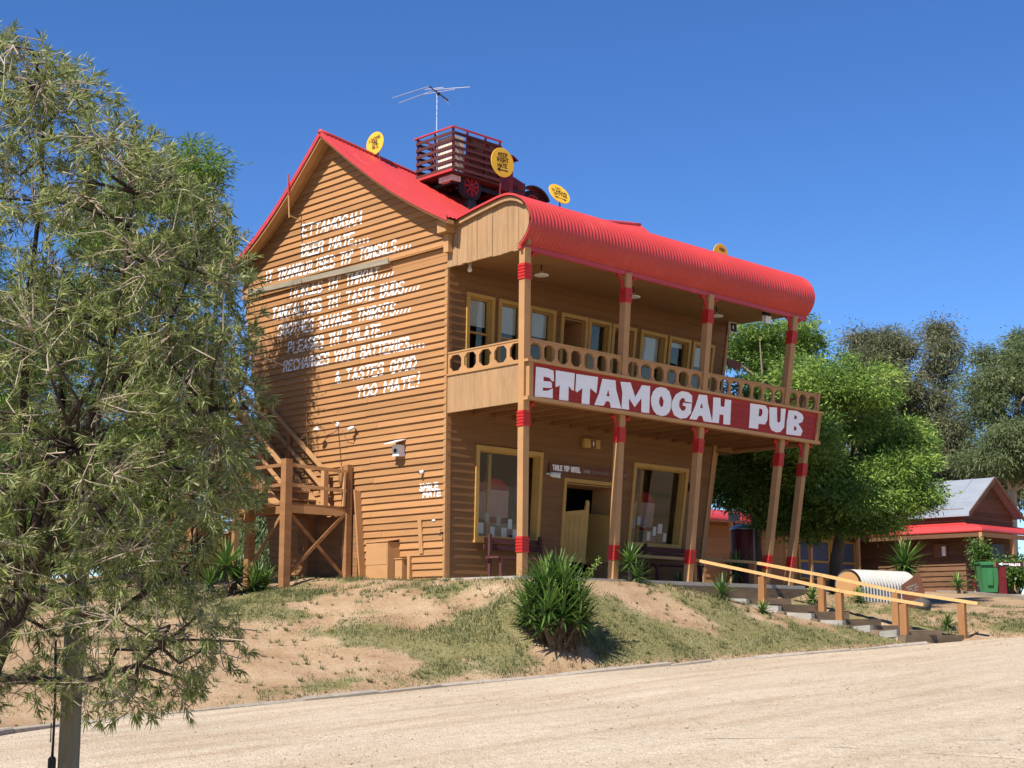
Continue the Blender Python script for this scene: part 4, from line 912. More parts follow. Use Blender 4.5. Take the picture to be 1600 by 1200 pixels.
# wing board closing the end of the under-stair space
e0, e1 = gab(567, 897, .10), gab(559, 768, .10)
MB().hexa([Gp(e0[1]-.02, -.05, .03), Gp(e0[1]+.02, -.05, .03), Gp(e0[1]+.02, -.05, .20), Gp(e0[1]-.02, -.05, .20)], [Gp(e1[1]-.02, e1[2], .03), Gp(e1[1]+.02, e1[2], .03), Gp(e1[1]+.02, e1[2]+.03, .20), Gp(e1[1]-.02, e1[2]+.03, .20)]).build('wing_board', 'tan', st)
for k in range(9):
    z0 = .0+k*.155; MB().hexa([(-.22, e0[1]+.06, z0), (-.22, 4.6, z0), (-.22, 4.6, z0+.15), (-.22, e0[1]+.06, z0+.15)], [(-.20, e0[1]+.06, z0), (-.20, 4.6, z0), (-.195, 4.6, z0+.15), (-.195, e0[1]+.06, z0+.15)]).build('screen_slat', 'timber', st)

# ------------------------------------------------------------------ fittings on the gable wall
def onwall(px, py, o=.03): return gab(px, py, o)
p = onwall(628, 703); c = root('camera_housing', 'white hooded camera box mounted high on the gable wall', 'camera', Gp(p[1], p[2], .03))
gbox(MB(), p[1]-.09, p[1]+.11, p[2]-.14, p[2]+.09, .03, .20).build('housing', 'whiteplastic', c)
MB().hexa([Gp(p[1]-.14, p[2]+.20, .03), Gp(p[1]+.17, p[2]+.20, .03), Gp(p[1]+.17, p[2]+.10, .36), Gp(p[1]-.14, p[2]+.10, .36)], [Gp(p[1]-.14, p[2]+.215, .03), Gp(p[1]+.17, p[2]+.215, .03), Gp(p[1]+.17, p[2]+.115, .36), Gp(p[1]-.14, p[2]+.115, .36)]).build('rain_hood', 'whiteplastic', c)
MB().lathe([(0, 0), (.045, 0), (.045, .012), (.03, .02), (0, .02)], Gp(p[1]+.01, p[2]-.03, .20), (-1, 0, 0), 16).build('lens', 'black', c)
p = onwall(661, 737); c = root('dome_sensor', 'small white round sensor just above the words smile mate', 'sensor', Gp(p[1], p[2], .03))
MB().lathe([(.04, 0), (.04, .05), (.032, .09), (.015, .11), (0, .115)], Gp(p[1], p[2], .03), (-1, 0, -.4), 14).build('dome', 'whiteplastic', c, True); MB().lathe([(.02, 0), (.02, .01), (0, .012)], Gp(p[1], p[2]-.03, .13), (-1, 0, -.4), 12).build('lens', 'black', c)
p = onwall(528, 663); c = root('gooseneck_lamp', 'small gooseneck lamp with white shade above the stair landing', 'wall lamp', Gp(p[1], p[2], .03))
q = [Gp(p[1], p[2], .03), Gp(p[1], p[2]+.03, .12), Gp(p[1]+.12, p[2]+.06, .22), Gp(p[1]+.36, p[2]+.06, .26), Gp(p[1]+.44, p[2]+.02, .26), Gp(p[1]+.45, p[2]-.07, .26)]
MB().tube(q, .008, 8).build('arm', 'tan', c, True); MB().lathe([(.016, .04), (.022, .02), (.07, -.02), (.085, -.04), (.08, -.04), (.0, -.01)], q[-1], (0, 0, 1), 16).build('shade', 'whiteplastic', c, True)
MB().lathe([(.05, 0), (.05, .03), (0, .035)], Gp(p[1], p[2], .025), (-1, 0, 0), 14).build('wall_plate', 'whiteplastic', c)
q = [Gp(p[1]-.02, p[2]-.04, .05), Gp(p[1]-.05, p[2]-.5, .05), Gp(p[1]-.08, p[2]-1.0, .05)]; MB().tube(q, .006, 6).build('pull_cord', 'darkmetal', c)
p2 = q[-1]; m = MB(); m.lathe([(.004, -.24), (.05, -.16), (.07, 0), (.05, .16), (.004, .24)], p2-np.array((.0, 0, .14)), (0, 0, 1), 12); m.build('cord_weight', 'timber', c, True)
p = onwall(559, 670); c = root('spot_lamp', 'small white spotlight on a bracket beside the gooseneck lamp', 'spotlight', Gp(p[1], p[2], .03))
MB().tube([Gp(p[1], p[2]-.12, .03), Gp(p[1], p[2], .10), Gp(p[1]+.05, p[2]+.02, .12)], .012, 8).build('bracket', 'darkmetal', c); MB().lathe([(.015, -.09), (.035, -.06), (.05, .05), (.048, .05), (0, .03)], Gp(p[1]+.09, p[2], .15), (-.5, .8, -.45), 14).build('lamp_head', 'whiteplastic', c, True)
MB().tube([Gp(p[1]+.02, p[2]-.02, .05), Gp(p[1]+.15, p[2]-.30, .045), Gp(p[1]+.35, p[2]-.24, .045), Gp(p[1]+.5, p[2]+.0, .045)], .005, 6).build('cable', 'darkmetal', c)
p = onwall(480, 640); q = onwall(482, 708); c = thing_mesh(MB().tube([Gp(p[1], p[2], .05), Gp(q[1], q[2], .05)], .012, 6), 'conduit', 'tan', 'thin vertical conduit on the gable wall above the stair rail', 'pipe', Gp(q[1], q[2], .05))
# meter cabinets at the foot of the gable wall
y0, y1 = gab(611, 880, .28)[1], gab(577, 880, .28)[1]; c = root('meter_cabinet', 'tan metal meter cabinet standing at the foot of the gable wall', 'cabinet', (-.15, y0, -.08))
zb = gz(-.3, 1.8)-.06
MB().box(-.40, -.035, y0, y1, zb, .76).build('body', 'tan', c); MB().hexa([(-.42, y0-.02, .762), (-.03, y0-.02, .82), (-.03, y1+.02, .82), (-.42, y1+.02, .762)], [(-.42, y0-.02, .775), (-.03, y0-.02, .835), (-.03, y1+.02, .835), (-.42, y1+.02, .775)]).build('lid', 'tan', c)
MB().box(-.408, -.401, y0+.02, y1-.02, .30, .72).build('door', 'tan', c)
c = root('small_cabinet', 'low tan box between the meter cabinet and a short post', 'cabinet', (-.1, y0-.2, -.08)); MB().box(-.22, -.035, y0-.24, y0-.02, zb, .40).build('body', 'tan', c); MB().box(-.24, -.03, y0-.26, y0-.012, .402, .425).build('lid', 'tan', c)
c = thing_mesh(MB().box(-.12, -.035, y0-.36, y0-.28, zb, .46), 'short_post', 'tan', 'short tan post beside the low box at the wall', 'post', (-.08, y0-.32, zb))
p = gab(656, 812, .03); q = gab(660, 865, .03); c = thing_mesh(gbox(MB(), (p[1]+q[1])/2-.055, (p[1]+q[1])/2+.055, q[2], p[2], .028, .06), 'cover_strip', 'tan', 'vertical tan cover strip nailed on the lower gable boards', 'board', Gp(p[1], q[2], .03))
p = gab(691, 832, .05); c = root('wall_tap', 'small dark tap on the gable wall near the corner', 'tap', Gp(p[1], p[2], .03)); MB().tube([Gp(p[1], p[2], .02), Gp(p[1], p[2], .10), Gp(p[1], p[2]-.07, .12)], .014, 8).build('spout', 'darkmetal', c); MB().tube([Gp(p[1]-.03, p[2]+.05, .08), Gp(p[1]+.03, p[2]+.05, .08)], .01, 6).build('handle', 'darkmetal', c)
# slim red-topped pole bracketed to the back slope barge
p = gab(452, 340, .45); q = gab(450, 272, .45); c = root('barge_pole', 'slim red and tan pole fixed to the back rake of the gable', 'pole', p); MB().tube([p, (p+q)/2], .018, 8).build('pole', 'tan', c); MB().tube([(p+q)/2, q], .018, 8).build('pole_top', 'roof', c)
MB().tube([p+np.array((0, 0, .05)), Gp(p[1]-.15, p[2]-.1, .04)], .012, 6).build('bracket', 'tan', c)

# ------------------------------------------------------------------ fittings under the veranda
LL = ['pendant saucer lamp under the veranda ceiling beside the gable corner post', 'pendant saucer lamp under the veranda ceiling behind the second upper post', 'pendant saucer lamp under the veranda ceiling nearest the floodlight']
for k, (px, py) in enumerate(((846, 430), (990, 464), (1120, 494))):
    s = ray(px, py); t = CAM+s*((6.05-CAM[2])/s[2]); c = root('ceiling_lamp', LL[k], 'lamp', t, 'pendant lamps under the veranda ceiling')
    MB().tube([t+(0, 0, .06), (t[0], t[1], 6.30)], .012, 8).build('stem', 'darkmetal', c); MB().lathe([(.03, .08), (.05, .05), (.14, .01), (.15, -.01), (.13, -.012), (0, .0)], t, (0, 0, 1), 18).build('shade', 'whiteplastic', c, True)
t = hit(734, 421, 2, 6.12); c = root('ceiling_bulb', 'small pale bulb under the veranda ceiling by the gable corner', 'lamp', t); MB().lathe([(0, -.06), (.04, -.04), (.05, 0), (.03, .05), (.03, .16), (0, .16)], t, (0, 0, 1), 12).build('bulb', 'whiteplastic', c, True)
t = hit(1198, 500, 1, -2.55); c = root('floodlight', 'pale square floodlight hanging below the right end of the veranda roof', 'floodlight', t); MB().hexa([t+np.array(v) for v in ((-.10, -.05, -.09), (.10, -.05, -.09), (.10, .06, -.06), (-.10, .06, -.06))], [t+np.array(v) for v in ((-.10, -.06, .08), (.10, -.06, .08), (.10, .05, .10), (-.10, .05, .10))]).build('lamp_head', 'whiteplastic', c); MB().box(t[0]-.11, t[0]+.11, t[1]-.03, t[1]+.05, t[2]+.115, t[2]+.19).build('bracket', 'darkmetal', c)
MB().tube([t+(0, 0, .18), (t[0], t[1], 6.25)], .012, 6).build('stem', 'darkmetal', c)
t = fro(1145, 511, .4); c = root('upper_exit_sign', 'dark framed square sign hanging at the far end of the balcony', 'sign', t); MB().box(t[0]-.14, t[0]+.14, t[1]-.02, t[1]+.02, t[2]-.13, t[2]+.11).build('frame', 'whiteplastic', c); MB().box(t[0]-.12, t[0]+.12, t[1]-.026, t[1]-.021, t[2]-.115, t[2]+.09).build('face', 'ink', c); MB().tube([t+(0, 0, .11), (t[0], t[1], 6.28)], .008, 6).build('hanger', 'darkmetal', c)
MB().box(t[0]-.04, t[0]+.0, t[1]-.029, t[1]-.0265, t[2]-.05, t[2]+.03).build('mark', 'whiteplastic', c)
p = fro(921, 694, .03); c = root('emergency_exit_light', 'tan emergency light box with a dark cross panel above the bar entrance', 'sign', p)
MB().box(p[0]-.26, p[0]+.26, p[1]-.09, p[1], p[2]-.10, p[2]+.10).build('body', 'trim', c); MB().box(p[0]-.05, p[0]+.11, p[1]-.096, p[1]-.0905, p[2]-.10, p[2]+.09).build('panel', 'brownsign', c)
m = MB(); m.box(p[0]+.005, p[0]+.055, p[1]-.1, p[1]-.0965, p[2]-.015, p[2]+.02); m.box(p[0]+.02, p[0]+.04, p[1]-.1015, p[1]-.1001, p[2]-.06, p[2]+.06); m.build('cross', 'whiteplastic', c)
a, b = fro(858, 730, .05), fro(977, 743, .05); c = root('hotel_sign', 'narrow brown board lettered Table Top Hotel over the bar entrance', 'sign', a)
ub = lambda f, z, o: a*(1-f)+b*f+np.array((0, -o, z))
MB().hexa([ub(0, -.10, 0), ub(1, -.10, 0), ub(1, .10, 0), ub(0, .10, 0)], [ub(0, -.10, .025), ub(1, -.10, .025), ub(1, .10, .025), ub(0, .10, .025)]).build('board', 'brownsign', c)
rr_ = (b-a); wl = np.linalg.norm(rr_); rr_ = rr_/wl
text_mesh(MB(), [("TABLE TOP HOTEL", .52, -.045, .86, .095)], ub(0, 0, .0255), rr_, (0, 0, 1), (0, -1, 0), .03, seed=4).build('lettering', 'white', c)
text_mesh(MB(), [("LICENSEE", 1.16, -.035, .24, .05), ("IIIIIIIIIIII", 1.60, -.035, .52, .05)], ub(0, 0, .0255), rr_, (0, 0, 1), (0, -1, 0), .010, seed=9).build('small_lettering', 'greypaper', c)
text_mesh(MB(), [("IIIIIII", 2.10, -.02, .24, .04), ("III", 2.45, -.03, .10, .05)], ub(0, 0, .0255), rr_, (0, 0, 1), (0, -1, 0), .010, seed=12).build('small_lettering', 'greypaper', c)
p = fro(868, 742, .16); c = root('bullet_camera', 'white bullet camera under the left end of the hotel board', 'camera', p); MB().lathe([(.05, -.12), (.06, -.05), (.062, .10), (.055, .12), (0, .12)], p, (.45, -.85, -.15), 16).build('body', 'whiteplastic', c, True); MB().lathe([(.038, .121), (.038, .126), (0, .127)], p, (.45, -.85, -.15), 14).build('lens', 'black', c); MB().tube([p+np.array((-.04, .06, .02)), p+np.array((-.12, .15, .03))], .02, 8).build('bracket', 'whiteplastic', c)
p = fro(1080, 762, .04); c = root('wall_speaker', 'small black bell box on the wall beside the right shop window', 'speaker', p); MB().lathe([(.07, 0), (.075, .05), (.05, .09), (0, .095)], p, (0, -1, 0), 16).build('body', 'black', c, True); MB().box(p[0]-.08, p[0]+.08, p[1]-.005, p[1]+.02, p[2]-.1, p[2]+.1).build('back_plate', 'black', c)
p = fro(973, 741, .03)
# balcony loose board
t = fro(1148, 568, .9); c = thing_mesh(MB().prism([t+np.array((-.28, 0, -.06)), t+np.array((-.2, 0, -.11)), t+np.array((.2, 0, -.12)), t+np.array((.26, 0, -.02)), t+np.array((.24, 0, .06)), t+np.array((-.26, 0, .09))], (0, .03, 0)), 'hanging_board', 'brownsign', 'blank brown shield shaped board at the end of the balcony', 'sign', t)
c2 = MB().tube([t+np.array((-.2, .015, .08)), t+np.array((-.2, .015, .8))], .006, 5).build('hanger', 'darkmetal', c)
# benches against the front wall
def bench(x, y, ln, lab):
    b_ = root('slab_bench', lab, 'bench', (x, y, -.02), 'benches on the veranda')
    for k in range(3): MB().box(x-ln/2, x+ln/2, y+.13*k, y+.13*k+.115, .40, .44).build('seat_slat', 'stake', b_)
    for k in range(2): MB().box(x-ln/2, x+ln/2, y+.40+.01*k, y+.43+.01*k, .58+.14*k, .69+.14*k).build('back_slat', 'stake', b_)
    for s in (-1, 1):
        MB().box(x+s*(ln/2-.12)-.03, x+s*(ln/2-.12)+.03, y, y+.06, -.02, .395).build('leg', 'stake', b_); MB().box(x+s*(ln/2-.12)-.03, x+s*(ln/2-.12)+.03, y+.33, y+.39, -.02, .9).build('leg', 'stake', b_)
bench(1.6, -.75, 1.7, 'dark maroon slatted bench below the shop window beside the gable corner'); bench(6.4, -.85, 1.8, 'dark maroon slatted bench below the shop window behind the handrail')

# ------------------------------------------------------------------ old truck on the roof
TY = 1.15
hy = lambda px, py, y=TY: hit(px, py, 1, y)
nc, fr2, nb, rl = hy(708, 199), hy(783, 217), hy(708, 264), hy(655, 213)
wc, wbm = hy(742, 290), hy(742, 312)
tx0, tx1 = nc[0], fr2[0]; ztop_, zbed = nc[2], nb[2]-.02; tw = 1.22; TY2 = TY+tw
tr = root('old_truck', 'old dark red truck with slatted stake bed parked on the roof', 'truck', (tx0, TY, wbm[2]))
MB().box(tx0, tx1, TY, TY2, zbed-.05, zbed).build('bed_floor', 'stake', tr)
H = ztop_-zbed
for x in (tx0+.025, tx0+(tx1-tx0)*.30, tx0+(tx1-tx0)*.68, tx1-.025):
    for y in (TY+.022, TY2-.022): MB().box(x-.022, x+.022, y-.02, y+.02, zbed+.001, ztop_).build('stake', 'dkred', tr)
for y in (TY+tw*.5,): MB().box(tx0+.003, tx0+.04, y-.02, y+.02, zbed+.001, ztop_).build('stake', 'dkred', tr)
for k in range(6):
    z0 = zbed+.03+k*(H-.08)/5.6
    for y in (TY-.022, TY2+.002): MB().box(tx0, tx1, y, y+.02, z0, z0+.068).build('slat', 'stake', tr)
    MB().box(tx0-.022, tx0-.002, TY+.002, TY2-.002, z0, z0+.068).build('slat', 'stake', tr)
for (a, b) in (((tx0-.025, TY-.03), (tx1, TY-.03)), ((tx0-.025, TY2+.03), (tx1, TY2+.03)), ((tx0-.03, TY-.03), (tx0-.03, TY2+.03))): sb_ = MB().bar((a[0], a[1], ztop_+.012), (b[0], b[1], ztop_+.012), .05, .028).build('top_rail', 'roof', tr)
MB().bar((tx0-.03, TY-.02, zbed-.0), (tx0-.03, TY2+.02, zbed-.0), .03, .05).build('tail_rail', 'roof', tr)
MB().box(tx0+(tx1-tx0)*.31, tx0+(tx1-tx0)*.97, TY+.05, TY+.075, zbed+.002, ztop_-.10).build('side_panel', 'stake', tr)
# pale boarded crates standing on the bed
for (x0, x1, y0_, y1_, h) in ((tx0+.10, tx0+.42, TY+.10, TY+.62, .88),):
    for k in range(6):
        MB().box(x0, x1, y0_+k*(y1_-y0_)/6+.004, y0_+(k+1)*(y1_-y0_)/6-.004, zbed+.004, zbed+H*h).build('crate_board', 'paleboard', tr)
MB().box(tx0+.08, tx0+.35, TY+.12, TY+.55, zbed-.17, zbed-.052).build('under_box', 'paleboard', tr)
# chassis, wheels, cab, bonnet, guards
xf = hy(846, 300)[0]; zc = wc[2]; rw = (wc[2]-wbm[2])*1.02
for y in (TY+.22, TY2-.22): MB().box(tx0+.15, xf-.1, y-.03, y+.03, zbed-.22, zbed-.12).build('chassis_rail', 'black', tr)
for x in np.linspace(tx0+.25, xf-.3, 5): MB().box(x-.025, x+.025, TY+.2, TY2-.2, zbed-.21, zbed-.13).build('cross_member', 'black', tr)
def wheel(x, y, z):
    t = MB().lathe([(rw*.62, -.055), (rw*.9, -.06), (rw, -.03), (rw, .03), (rw*.9, .06), (rw*.62, .055)], (x, y, z), (0, 1, 0), 28).build('wheel', 'rubber', tr, True)
    MB().lathe([(0, -.062), (rw*.16, -.075), (rw*.2, -.05), (rw*.52, -.045), (rw*.66, -.066), (rw*.68, .04), (0, .045)], (x, y, z), (0, 1, 0), 24).build('rim', 'wheelred', t)
    m = MB()
    for k in range(8):
        a = k*math.pi/4; m.bar((x+rw*.18*math.cos(a), y-.058, z+rw*.18*math.sin(a)), (x+rw*.6*math.cos(a), y-.058, z+rw*.6*math.sin(a)), .035, .035, (0, 1, 0))
    m.build('spokes', 'wheelred', t)
xw2 = hy(838, 309)[0]
for x in (wc[0], xw2):
    for y in (TY+.17, TY2-.17): wheel(x, y, zc)
    MB().tube([(x, TY+.1, zc), (x, TY2-.1, zc)], .04, 8).build('axle', 'black', tr)
MB().tube([(wc[0]-.35, TY+.22, zbed-.3), (wc[0], TY+.22, zc+.05), (wc[0]+.35, TY+.22, zbed-.3)], .03, 6).build('leaf_spring', 'black', tr)
cx0, cx1 = tx1+.02, hy(803, 262)[0]; zroof = hy(800, 246)[2]+.04; zcb = hy(800, 283)[2]
MB().box(cx0, cx1, TY+.03, TY2-.03, zbed-.12, zbed+.34).build('cab', 'dkred', tr)
for x in (cx0+.02, cx1-.02):
    for y in (TY+.05, TY2-.05): MB().box(x-.02, x+.02, y-.02, y+.02, zbed+.34, zroof-.03).build('cab_pillar', 'dkred', tr)
MB().box(cx0+.0, cx0+.02, TY+.07, TY2-.07, zbed+.34, zroof-.03).build('cab_back', 'dkred', tr)
xv = hy(810, 250)[0]
MB().prism([(cx0-.03, TY, zroof-.03), (cx1, TY, zroof-.03), (xv, TY, zroof-.08), (xv, TY, zroof-.065), (cx1, TY, zroof+.015), (cx0+.1, TY, zroof+.04), (cx0-.03, TY, zroof+.03)], (0, tw, 0)).build('cab_roof', 'dkred', tr)
xh = hy(824, 290)[0]; zh = hy(806, 274)[2]; zh2 = hy(822, 286)[2]
MB().prism([(cx1+.002, TY+.08, zbed-.2), (xh, TY+.08, zbed-.2), (xh, TY+.08, zh2), (cx1+.002, TY+.08, zh)], (0, tw-.16, 0)).build('bonnet', 'dkred', tr)
for k in range(5): MB().box(cx1+.08+k*.07, cx1+.11+k*.07, TY+.065, TY+.085, zbed-.02, zh2-.08).build('bonnet_louvre', 'dkred', tr)
MB().box(xh+.002, xh+.05, TY+.12, TY2-.12, zbed-.12, zh2+.03).build('radiator', 'darkmetal', tr)
for y in (TY+.02, TY2-.30):
    m = MB(); P = []
    for k in range(13):
        a = R(150-k*11.); P.append((xw2+(rw*1.5)*math.cos(a), zc+.02+(rw*1.12)*math.sin(a)))
    P = [(P[0][0]-.42, zbed-.14)]+P
    for (xa, za), (xb, zb2) in zip(P, P[1:]): m.hexa([(xa, y, za), (xb, y, zb2), (xb, y+.28, zb2), (xa, y+.28, za)], [(xa, y, za+.035), (xb, y, zb2+.035), (xb, y+.28, zb2+.035), (xa, y+.28, za+.035)])
    m.build('mudguard', 'black', tr, True)
for y in (TY+.25, TY2-.25): MB().lathe([(0, -.06), (.06, -.05), (.085, .02), (.085, .04), (0, .045)], (xh+.06, y, zh2-.06), (1, 0, 0), 16).build('headlight', 'darkmetal', tr, True)
# timber bearers that carry the truck on the slope
for x in (wc[0]-.02, xw2+.02):
    MB().box(x-.09, x+.09, TY+.05, TY+.28, roof_prof(sag(.35))[6][1]-.55, zc-rw-.004).build('bearer', 'black', tr)

# ------------------------------------------------------------------ round yellow roof signs
def round_sign(px, py, plane_ax, plane_v, rad, n, r, roll, lines, base, lab, th, arrow=None):
    c = hit(px, py, plane_ax, plane_v); n = np.array(n, float); n /= np.linalg.norm(n); r = np.array(r, float); r -= n*(r@n); r /= np.linalg.norm(r); u = np.cross(n, r)*1.
    if u[2] < 0: u = -u
    cr, sr = math.cos(roll), math.sin(roll); r, u = r*cr+u*sr, u*cr-r*sr
    base = np.array(base(c), float); s = root('round_sign', lab, 'sign', base)
    MB().tube([base, c-u*rad*.2-n*.02], .016, 8).build('pole', 'dkred', s)
    d_ = MB(); N = 36
    d_.lathe([(rad*.985, -.008), (rad, -.004), (rad, .004), (rad*.985, .008)], c, n, N); d_.build('disc', 'yellow', s)
    m = MB(); text_mesh(m, [(t, cu*rad, v*rad, w_*rad, h_*rad) for t, cu, v, w_, h_ in lines], c, r, u, n, th*rad, .0095, seed=int(px))
    k = 0
    if arrow:
        for q in arrow:
            k += 1; m.add([c+r*a*rad+u*b*rad+n*(.0095+.0006*k) for a, b in q], [tuple(range(len(q)))])
    m.build('lettering', 'ink', s); return s
AL = [[(-.45, -.55), (.42, -.59), (.42, -.51), (-.45, -.47)][::1], [(-.55, -.51), (-.28, -.36), (-.28, -.66)]]
AB = AL[:1]+[[(-.62, -.51), (-.3, -.36), (-.3, -.66)], [(.58, -.55), (.3, -.40), (.3, -.70)]]
round_sign(586, 224, 1, 2.75, .27, (-1, -.10, .05), (0, -1, 0), R(10), [("LOADING", .02, .25, 1.25, .30), ("ZONE", .02, -.13, .62, .30), ("MATE", .02, -.52, .70, .32)],
           lambda c: (c[0]+.06, c[1]-.2, roof_prof(sag(.16))[11][1]-.03), 'round yellow sign reading loading zone mate near the gable peak', .055)
round_sign(785, 254, 1, -2.2, .295, (-.05, -1, .0), (1, 0, 0), R(4), [("KEEP", .05, .38, .78, .26), ("RIGHT", .02, .02, .98, .28), ("MATE", -.05, -.36, .80, .26)],
           lambda c: (c[0]-.03, c[1]+.05, 7.22), 'round yellow sign reading keep right mate on the veranda roof', .055, AL)
round_sign(874, 303, 1, -2.1, .26, (-.10, -.88, .46), (1, 0, 0), R(-12), [("NO", -.05, .40, .42, .24), ("STANDING", .0, .06, 1.40, .25), ("SPITTING", .05, -.28, 1.25, .25)],
           lambda c: (c[0]+.06, c[1]+.02, 7.20), 'round bright yellow sign reading no standing leaning back on the veranda roof', .05, AB)
round_sign(1126, 398, 1, -1.95, .26, (-.05, -1, -.05), (1, 0, 0), R(-8), [("KEEP", .1, .38, .72, .24)],
           lambda c: (c[0], c[1]+.03, 7.15), 'round yellow sign half hidden behind the far end of the veranda roof', .055)
# ------------------------------------------------------------------ TV antenna
mt = hit(683, 147, 1, 2.9); zt = mt[2]
an = root('tv_antenna', 'aluminium television antenna on a thin mast behind the roof truck', 'antenna', (mt[0], mt[1], apex[2]-.55))
MB().tube([(mt[0], mt[1], apex[2]-.55), (mt[0], mt[1], zt)], .017, 8).build('mast', 'steel', an)
hz_ = lambda px, py: hit(px, py, 2, zt)
MB().tube([hz_(671, 135), hz_(700, 157)], .016, 8).build('boom', 'black', an)
for a, b in (((613, 153), (670, 135)), ((623, 161), (677, 141)), ((677, 140), (734, 136)), ((658, 148), (711, 139.5)), ((664, 140), (693, 136.5)), ((690, 150), (702, 164))): MB().tube([hz_(*a), hz_(*b)], .008, 6).build('element', 'steel', an)
MB().lathe([(.03, -.05), (.04, 0), (.03, .05)], hz_(685, 146), (0, 0, 1), 10).build('clamp', 'black', an)

# ------------------------------------------------------------------ garden steps and handrails
def handrail(P, start, end, lab):
    h = root('handrail', lab, 'handrail', (P[0][0], P[0][1], P[0][2]), 'handrails beside the garden steps')
    tops = []
    for p in P:
        z1 = p[2]+.66; MB().hexa([(p[0]-.05, p[1]-.075, p[2]-.25), (p[0]+.05, p[1]-.075, p[2]-.25), (p[0]+.05, p[1]+.075, p[2]-.25), (p[0]-.05, p[1]+.075, p[2]-.25)], [(p[0]-.05, p[1]-.075, z1), (p[0]+.05, p[1]-.075, z1), (p[0]+.05, p[1]+.075, z1), (p[0]-.05, p[1]+.075, z1)]).build('post', 'railpost', h)
        tops.append(np.array((p[0], p[1], z1+.035)))
    pts = [start(tops)]+tops+[end(tops)]
    pts = [pts[0], tops[0]+(tops[1]-tops[0])*.02, tops[1]+(tops[2]-tops[1])*.02, tops[2]+(tops[3]-tops[2])*.03, pts[-1]]
    for a, b in zip(pts, pts[1:]):
        d = (b-a)/np.linalg.norm(b-a); MB().bar(a+d*.003, b-d*.003, .135, .062).build('rail', 'rail', h)
handrail(N_, lambda t: t[0]+np.array((-.25, 1.4, .12)), lambda t: t[3]+(t[3]-t[2])/np.linalg.norm(t[3]-t[2])*.42, 'timber handrail beside the garden steps on the bush side')
handrail(F_, lambda t: t[0]+np.array((-.1, 1.2, .10)), lambda t: t[3]+(t[3]-t[2])/np.linalg.norm(t[3]-t[2])*.35, 'timber handrail beside the garden steps on the corrugated iron side')
steps = root('garden_steps', 'garden steps of old timber sleepers and gravel up to the veranda', 'steps', N_[3])
ns = 7
for k in range(ns):
    t0, t1 = (k+.05)/ns, (k+1.05)/ns
    g = lambda P, t: np.array([np.interp(t*3, range(4), [q[i] for q in P]) for i in range(3)])
    a, b = g(N_, t0)-np.array((.12, 0, 0)), g(F_, t0)+np.array((.12, 0, 0)); a2, b2 = g(N_, t1)-np.array((.12, 0, 0)), g(F_, t1)+np.array((.12, 0, 0))
    zt_ = (a[2]+b[2])/2+.015; zl = (a2[2]+b2[2])/2+.015
    dn = np.array((0, -.16, 0)); jt = np.array((random.uniform(-.1, .1), 0, 0))
    # tread of compacted gravel behind the front sleeper
    if k < ns: MB().hexa([(a2[0], a2[1]+.02, zt_-.5), (b2[0], b2[1]+.02, zt_-.5), (b[0], b[1]+.3, zt_-.5), (a[0], a[1]+.3, zt_-.5)], [(a2[0], a2[1]+.05, zl-.012+.0), (b2[0], b2[1]+.05, zl-.012), (b[0], b[1]+.3, zl+.0), (a[0], a[1]+.3, zl+.0)]).build('gravel_tread', road.data.materials[0], steps)
    MB().hexa([a2+jt+(0, -.09, -.22), b2+jt+(0, -.09, -.22), b2+jt+(0, .09, -.22), a2+jt+(0, .09, -.22)], [np.array((q[0], q[1], zl+.012+random.uniform(-.006, .006))) for q in (a2+jt+(0, -.09, 0), b2+jt+(0, -.09, 0), b2+jt+(0, .085, 0), a2+jt+(0, .085, 0))]).build('riser_sleeper', 'sleeper', steps)
    if k > 0: MB().hexa([a+(-.02, -.05, -.12), a+(.10, -.05, -.12), a2+(.10, .1, .0), a2+(-.02, .1, .0)], [a+(-.02, -.05, .01), a+(.10, -.05, .01), a2+(.10, .1, .14), a2+(-.02, .1, .14)]).build('side_sleeper', 'sleeper_grey', steps)

